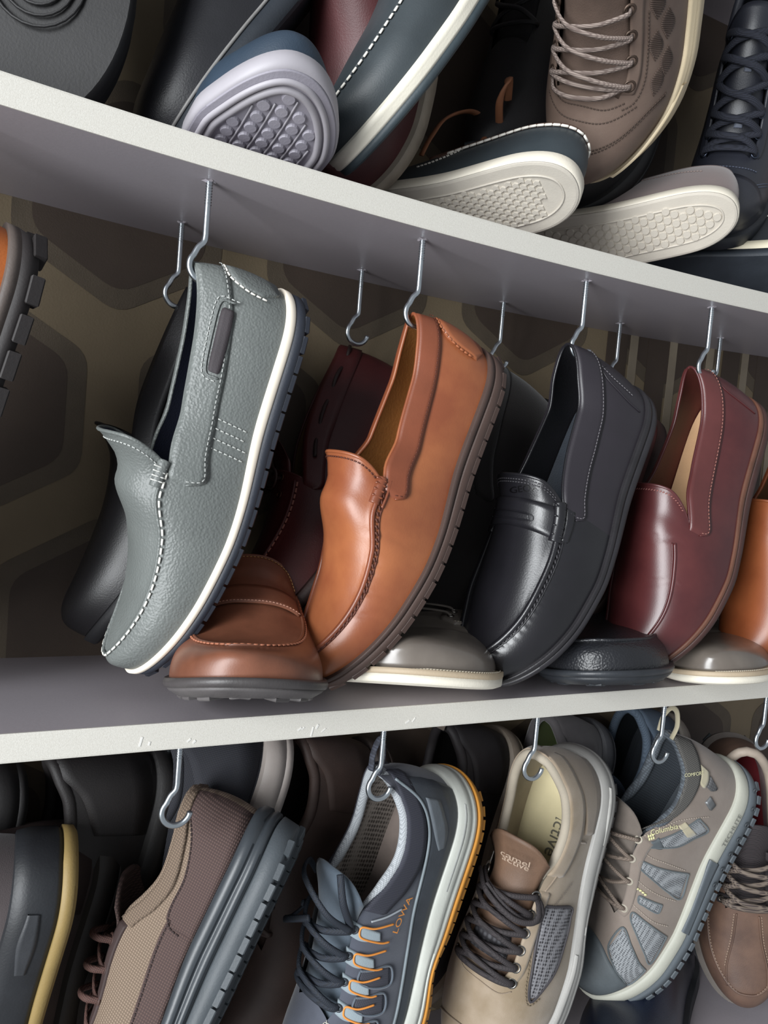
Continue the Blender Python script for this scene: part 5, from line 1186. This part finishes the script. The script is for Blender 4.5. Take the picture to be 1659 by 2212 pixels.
def boat_top():
    s = Shoe('boat_shoe', 'navy boat shoe with brown leather bow, heel over the upper shelf edge', 'shoe', G_TOP, dict(shifted('boat', -.018, -.006, -.010), x=[-.42, .90, -.10], z=[.36, .50, .79], sw=.92), dict(BO, Th=.013, Tt=.013), 1.2)
    s.opening(.47, .50, TOP_LO[:-1] + [(.55, .78)], p=2.4); m = mat('leather', '394146', .5, var=.22, bump=.2); br = mat('leather', '5A3E34', .6, var=.2); tn = mat('leather', 'A46C4C', .65, var=.25)
    s.upper(m, mat('leather', '4A342A', .7)); s.rim(.0022, br, off=.0); s.insole(mat('leather', '6A4A36', .7)); tongue(s, m, .36, .58, 58, .010)
    edge_strip(s, br, .0, .47, [8, 8], 'collar_band', .0016)
    t = np.linspace(0, .44, 14); s.stitch(np.stack([t, s.aopen(t)-10], -1), THREAD_W, .0068, .0062, .0012, .0016)
    t = np.linspace(0, .30, 10); s.stitch(np.stack([t, 190-s.aopen(t)], -1), THREAD_W, .0068, .0062, .0012, .0016)
    s.stitch([(.36, 44), (.40, 30), (.46, 22), (.52, 18)], THREAD_W, .0034, .0024, .0006, .0006); s.stitch([(.375, 44), (.415, 30), (.475, 22), (.53, 18)], THREAD_W, .0034, .0024, .0006, .0006)
    for t_, a in ((.42, 56), (.47, 58), (.42, 124), (.47, 122)): s.eyelet(t_, a, tn, .0028, .0009)
    s.lace([(0.350, 57, .001), (0.360, 72, .008), (0.365, 90, .010), (0.360, 108, .008), (0.350, 123, .001)], .0028, tn, flat=.45)
    s.lace([(0.340, 88, .016), (0.300, 76, .036), (0.250, 64, .044), (0.230, 54, .038), (0.270, 56, .026), (0.335, 82, .018)], .0035, tn, 'lace_bow', .4, 70)
    s.lace([(0.340, 90, .016), (0.340, 104, .034), (0.330, 118, .040), (0.345, 128, .030), (0.360, 108, .018), (0.350, 92, .016)], .0035, tn, 'lace_bow', .4, 70)
    s.lace([(0.345, 86, .018), (0.380, 68, .032), (0.430, 48, .028), (0.470, 32, .018), (0.500, 22, .008)], .0035, tn, 'lace_end', .4, 60)
    w = mat('rubber', 'E8E0D0', .5, var=.1); gsole = mat('rubber', 'C3BCB0', .55, var=.12)
    sole_up(s, w, gsole, lambda: arrow(.0030, .0027, .0014), .0056, .0062, mg=-.0105, t0=.05, t1=.66, keep=lambda t, y: t > .075 + abs(y - .006)*1.6)
def slip_top():
    s = Shoe('slip_on_shoe', 'taupe slip-on shoe showing its cream sole with scale studs over the upper shelf edge', 'shoe', G_TOP, dict(shifted('slip', -.022, -.004, .004), x=[-.50, .85, -.16], z=[.48, .56, .67], sw=.82), dict(BO, Th=.013, Tt=.013), 1.)
    s.opening(.46, .50, TOP_LO, p=2.5); m = mat('suede', '6B5A57', .8, var=.12, bump=.2)
    s.upper(m, mat('leather', '3A2E2C', .7)); s.rim(.0016, m); s.insole(mat('leather', '4A3C36', .7)); tongue(s, m, .36, .56, 58, .006)
    s.stitch([(.10, 24), (.22, 30), (.34, 36)], plain('8E7E78', .7), .003, .002, .0005, .0006); s.seam([(.36, 46), (.365, 36), (.40, 30)], .0009, m, 'gore_edge', .0006, 30)
    w = mat('rubber', 'DDD5C5', .5, var=.1); b = mat('rubber', 'CBC3B6', .55, var=.1)
    sole_up(s, w, b, lambda: disc(.0042, .0015, 12), .0068, .0088, mg=-.0095, t0=.0, t1=.70)
white_sole_shoe(); boat_top(); slip_top()
def black_white_edge():
    p = shifted('slip', .170, -.030, -.012, x=[-.62, .78, -.10], z=[.35, .38, .86]); p['sw'] = .95
    s = Shoe('boat_shoe', 'black leather shoe with cream sole at the right end of the upper shelf', 'shoe', G_TOP, p, BO, .9)
    s.opening(.46, .50, TOP_LO, p=2.5); m = mat('leather', '2A2C30', .4, var=.2)
    s.upper(m, BLIN); s.rim(.0016, m); s.insole(BLIN)
    s.stitch([(.05, 20), (.2, 22), (.4, 24), (.6, 26)], THREAD_W, .0055, .004, .0009, .0008)
    s.layer('foxing', [(.45, -.002), (.45, .003), (.95, .0045), (1.05, -.002)], mat('rubber', 'E9DFC4', .5, var=.1))
    s.layer('outsole', [(.0, -.006), (.0, .001), (.45, .003), (.45, -.002)], mat('rubber', '3A4048', .55))
black_white_edge()
def boat_hanging():
    s = Shoe('boat_shoe', 'dark slate boat shoe with thick white midsole hanging toe down above the upper shelf', 'shoe', G_TOP, POSES['boathang'], BO, 1.1)
    s.opening(.47, .50, TOP_LO[:-1] + [(.55, .78)], p=2.4); m = mat('leather', '3B4246', .5, var=.25, bump=.2)
    s.upper(m, BLIN); s.rim(.0016, m); s.insole(BLIN); tongue(s, m, .36, .58, 58, .01)
    c = moc_seam(50, .52, .975); s.seam(full_u(c), .0014, m, 'apron_seam', .0006, 90)
    cc = c.copy(); cc[:, 1] -= 3; s.stitch(full_u(cc), THREAD_W, .0062, .0042, .0009, .0014)
    s.layer('midsole', [(.40, -.002), (.40, .0030), (.5, .0042), (.66, .0036), (.72, .0042), (.95, .0040), (1.05, -.002)], mat('rubber', 'E9E3D3', .5, var=.08))
    s.layer('outsole', [(.05, -.006), (.05, .001), (.12, .003), (.40, .003), (.40, -.002)], mat('rubber', '39444A', .55))
boat_hanging()
def burgundy_up():
    s = Shoe('loafer', 'burgundy shoe with cream sole hanging in shadow behind the dark slate boat shoe', 'shoe', G_TOP, shifted('burgup', .010, .030, 0), BO, .8)
    s.opening(.46, .50, TOP_LO, p=2.5); m = mat('leather', '4E2426', .5, var=.3)
    s.upper(m, BLIN); s.rim(.0016, m); s.insole(BLIN)
    s.layer('outsole', [(.0, -.006), (.0, .001), (.1, .004), (.95, .004), (1.05, -.002)], mat('rubber', 'B4A898', .6))
burgundy_up()
def taupe_laced():
    s = Shoe('sneaker', 'taupe leather sneaker with flecked laces and cream sole hanging above the upper shelf', 'shoe', G_TOP, POSES['taupelace'], dict(rows=ROWS_SNEAK, Th=.026, Tt=.022, tb=.5, toe=(.34, 2.2)), 1.2)
    s.opening(.68, .70, [(0, .84), (.05, .80), (.12, .70), (.22, .64), (.30, .70), (.37, .82), (.45, .86), (.55, .875), (.64, .89), (.70, .92)], p=2.)
    m = mat('leather', '77655A', .6, col2='69574D', bump=.15); dk = mat('leather', '5E4E46', .6)
    s.upper(m, mat('leather', '3A302C', .8), .005); pad_collar(s, m, m, .0045, .37); s.insole(dk); tongue(s, mat('leather', '6E5C52', .65), .30, .74, 54, .008)
    edge_strip(s, m, .38, .69, [11, 11], 'eyestay', .0014)
    lacing(s, (.45, .52, .59, .66), 57, mat('weave', '94867E', .8, col2='6E605A', scale=1.6), .0021, .6, h=.006, eyelet=mat('metal', '6A5A50', .5, metal=.8, bump=0), er=.0042)
    s.lace([(.655, 59, .004), (.69, 78, .007), (.705, 96, .007), (.70, 112, .006), (.68, 122, .002)], .0021, mat('weave', '8E8078', .8, col2='6A5C56', scale=1.6))
    for C in ([(.71, 58), (.735, 74), (.735, 90), (.735, 106), (.71, 122)], [(.72, 46), (.77, 70), (.78, 90), (.77, 110), (.72, 134)], [(.70, 14), (.74, 32), (.82, 54), (.86, 76), (.865, 90), (.86, 104), (.82, 126)], [(.71, 14), (.75, 32), (.83, 54), (.87, 76), (.875, 90), (.87, 104), (.83, 126)], [(.46, 40), (.58, 42), (.66, 44), (.71, 50), (.735, 62)]):
        s.stitch(C, plain('4A3C34', .8), .0030, .0022, .0005, .0004)
    # hatched leaf shapes pressed into the side
    for k, (t0, a0) in enumerate(((.44, 30), (.50, 20), (.55, 32), (.60, 20), (.40, 16), (.65, 28))):
        mb = MB()
        for i in range(14):
            t = t0 - .02 + i*.0052; w = 7*math.sin(math.pi*(i+.7)/14.5)
            _, p = s.curve([(t, a0 - w + i*.3), (t-.014, a0 + w + i*.3)], 6, .0003); V, F = tube_vf(p, .0005, 4); mb.add(V, F)
        mb.build('pressed_pattern', dk, s.root, kind='stuff')
    cr = mat('rubber', 'D9C7A6', .5, var=.1)
    s.layer('foxing', [(.0, -.006), (.0, .002), (.06, .0042), (.62, .0042), (.68, .0030), (1.1, .0034), (1.18, .0018), (1.18, -.002)], cr)
    s.sole_strip([(.70, .9), (.80, 1.35), (.90, 1.45), (.97, 1.35)], [(.70, .5), (.80, .2), (.90, .2), (.97, .2)], cr, 'toe_bumper', .0036, .0012)
taupe_laced()
def navy_laced():
    s = Shoe('sneaker', 'navy leather sneaker with navy laces hanging at the right of the upper compartment', 'shoe', G_TOP, shifted('navylace', .072, .055, .020), dict(SU), 1.1)
    s.opening(.68, .70, [(0, .84), (.05, .80), (.12, .70), (.22, .64), (.30, .70), (.37, .82), (.45, .86), (.55, .88), (.64, .90), (.70, .93)], p=2.)
    m = mat('leather', '282A33', .42, var=.25, bump=.2, coat=.15); dk = W_('2A2D39', '1A1C26')
    s.upper(m, dk, .005); pad_collar(s, m, m, .0045, .37); s.insole(dk); tongue(s, m, .30, .74, 54, .008)
    edge_strip(s, m, .38, .69, [12, 12], 'eyestay', .0018)
    lacing(s, (.37, .43, .49, .555, .615, .68), 61, dk, .0036, .45, h=.006, eyelet=mat('metal', '596070', .4, metal=1., bump=0), er=.0038)
    for t in (.46, .585): s.strip([(t, 82), (t, 86), (t, 90)], [(t+.02, 82), (t+.02, 86), (t+.02, 90)], plain('8A90A0', .5), 'tongue_stripe', h=.0004, off=-.003, n=8, k=3)
    for C in ([(.74, 50), (.75, 75), (.75, 90), (.75, 105), (.74, 130)], [(.72, 20), (.78, 40), (.84, 60)], [(.735, 20), (.795, 40), (.855, 60)]): s.stitch(C, plain('4A5060', .7), .003, .0022, .0005, .0004)
    tc = s.strip([(.83, 8), (.80, 40), (.79, 65), (.785, 90), (.79, 115), (.80, 140), (.83, 172)], [(.985, 8), (.985, 40), (.985, 65), (.985, 90), (.985, 115), (.985, 140), (.985, 172)], m, 'toe_cap', h=.0016, n=50, k=10)
    s.layer('foxing', [(.0, -.006), (.0, .002), (.06, .004), (.9, .004), (1.08, -.002)], mat('rubber', '24272E', .5))
navy_laced()
def black_hanging():
    s = Shoe('loafer', 'black leather shoe with thin grey welt line hanging at the left of the upper compartment', 'shoe', G_TOP, shifted('blackup', 0, .022, 0), BO, .9)
    s.opening(.46, .50, TOP_LO, p=2.5, lip=.008); m = mat('leather', '26262A', .42, var=.25)
    s.upper(m, mat('leather', '4A342C', .7)); s.rim(.0016, m); s.insole(BLIN); collar(s, m, h=.0016, thread=plain('5A5452', .7), tw=([0, .5], [18, 16]))
    s.layer('welt', [(.9, -.002), (.9, .004), (1.02, .004), (1.05, -.002)], mat('rubber', '8A8886', .5))
    s.layer('outsole', [(.0, -.006), (.0, .001), (.1, .0035), (.9, .0035), (.9, -.002)], mat('rubber', '2C3138', .55))
black_hanging()
def boot_sole():
    p = dict(L=.30, sw=1.1, sh=1., loc=[.012, .535, 1.906], x=[-.03, .02, -.99], z=[.30, .95, .01], ts=.01)
    s = Shoe('rubber_boot', 'black boot with ringed rubber tread hanging at the top left corner', 'boot', G_TOP, p, dict(rows=ROWS_SNEAK, Th=.02, Tt=.016, tb=.6), .8)
    s.opening(.5, .52, [(0, .9), (.3, .9), (.52, .92)], p=2.); m = mat('rubber', '1E1E20', .6)
    s.upper(m, BLIN, .004); s.rim(.003, m); s.insole(BLIN)
    k = mat('rubber', '201F20', .6, var=.3)
    s.layer('outsole', [(.0, -.005), (.0, .003), (.9, .004), (1.05, -.002)], k)
    for cx_, n in ((.74, 5), (.20, 4)):
        for i in range(n):
            r = .006 + .0065*i; ring = [(cx_*s.la.L + r*math.cos(a), r*.9*math.sin(a), float(s.la.zb(cx_)) - .0006 + (.002 if cx_ > .6 else 0)*(i > 9)) for a in np.linspace(0, 2*math.pi, 28, endpoint=False)]
            tube('tread_ring', ring, .0010, k, s.root, 6, True)
boot_sole()
back_up = back_sneaker('black laced boot with small metal eyelets in shadow between the two laced sneakers', 0, mat('leather', '17171A', .6), BLIN, mat('rubber', '1C1C1E', .6), name='ankle_boot')
back_up.root['category'] = 'boot'; back_up.root['group'] = G_TOP
back_up.root.matrix_world = Matrix.Translation((.61, .638, 1.925)) @ back_up.root.matrix_world.to_3x3().to_4x4()
b2 = back_sneaker('black shoe hanging in deep shadow left of the taupe laced sneaker', 0, mat('leather', '161518', .6), BLIN, mat('rubber', '1A1A1C', .6), name='leather_shoe')
b2.root['group'] = G_TOP; b2.root.matrix_world = Matrix.Translation((.512, .640, 1.94)) @ b2.root.matrix_world.to_3x3().to_4x4()
for t in (.44, .52, .60): back_up.eyelet(t, 60, mat('metal', 'A8A8A8', .35, metal=1., bump=0), .0036, .0010)

# ------------------------------------------------------------------ wallpaper print on the back wall
def wallpaper():
    dark = mat('leather', '43372E', .7, var=.15, bump=.3); line = mat('leather', '8E8270', .65, var=.2, bump=.2); shade = mat('leather', '5A4F41', .7, var=.2, bump=.6)
    y = YB + .0003
    def poly(name, P, m, lift, rad=.010):
        P = [np.array(p, float) for p in P]; n = len(P); out = []
        for i in range(n):
            a, b, c = P[i-1], P[i], P[(i+1) % n]; u = (a-b)/np.linalg.norm(a-b); v = (c-b)/np.linalg.norm(c-b)
            p0, p1 = b + u*rad, b + v*rad
            for t in np.linspace(0, 1, 5): out.append((1-t)**2*p0 + 2*t*(1-t)*b + t*t*p1)
        V = [(q[0], y-lift, q[1]) for q in out]; k = len(V); V += [(q[0], y, q[1]) for q in out]
        F = [tuple(range(k))] + [(i, (i+1) % k, k+(i+1) % k, k+i)[::-1] for i in range(k)]
        if name == 'wallpaper_cell': F = [f[::-1] for f in F]
        mesh(name, V, F, m, WALL, smooth=False)
    S = .118; dx = S*math.sqrt(3); dz = 1.5*S; x00 = .0795 + dx/2; z00 = 1.425
    for r in range(-4, 5):
        for q in range(-4, 8):
            cx_ = x00 + q*dx + (dx/2 if r % 2 else 0); cz = z00 + r*dz
            if cx_ < -.5 or cx_ > 1.5 or cz < .8 or cz > 2.05: continue
            hexp = lambda k: [(cx_ + k*math.cos(math.radians(a)), cz + k*math.sin(math.radians(a))) for a in (90, 30, -30, -90, -150, 150)]
            poly('wallpaper_cell', hexp(S*.80), shade, .00025, .014)
            poly('wallpaper_cell', hexp(S*.66), dark, .0005, .014)
    for i in range(9):   # the striped part of the print further right
        x = .60 + i*.062
        for (a, b, m) in ((x, x+.030, dark), (x+.034, x+.046, line)):
            poly('wallpaper_cell', [(a, 1.595), (b, 1.595), (b, 1.225), (a, 1.225)], m, .0008, .002)
wallpaper()
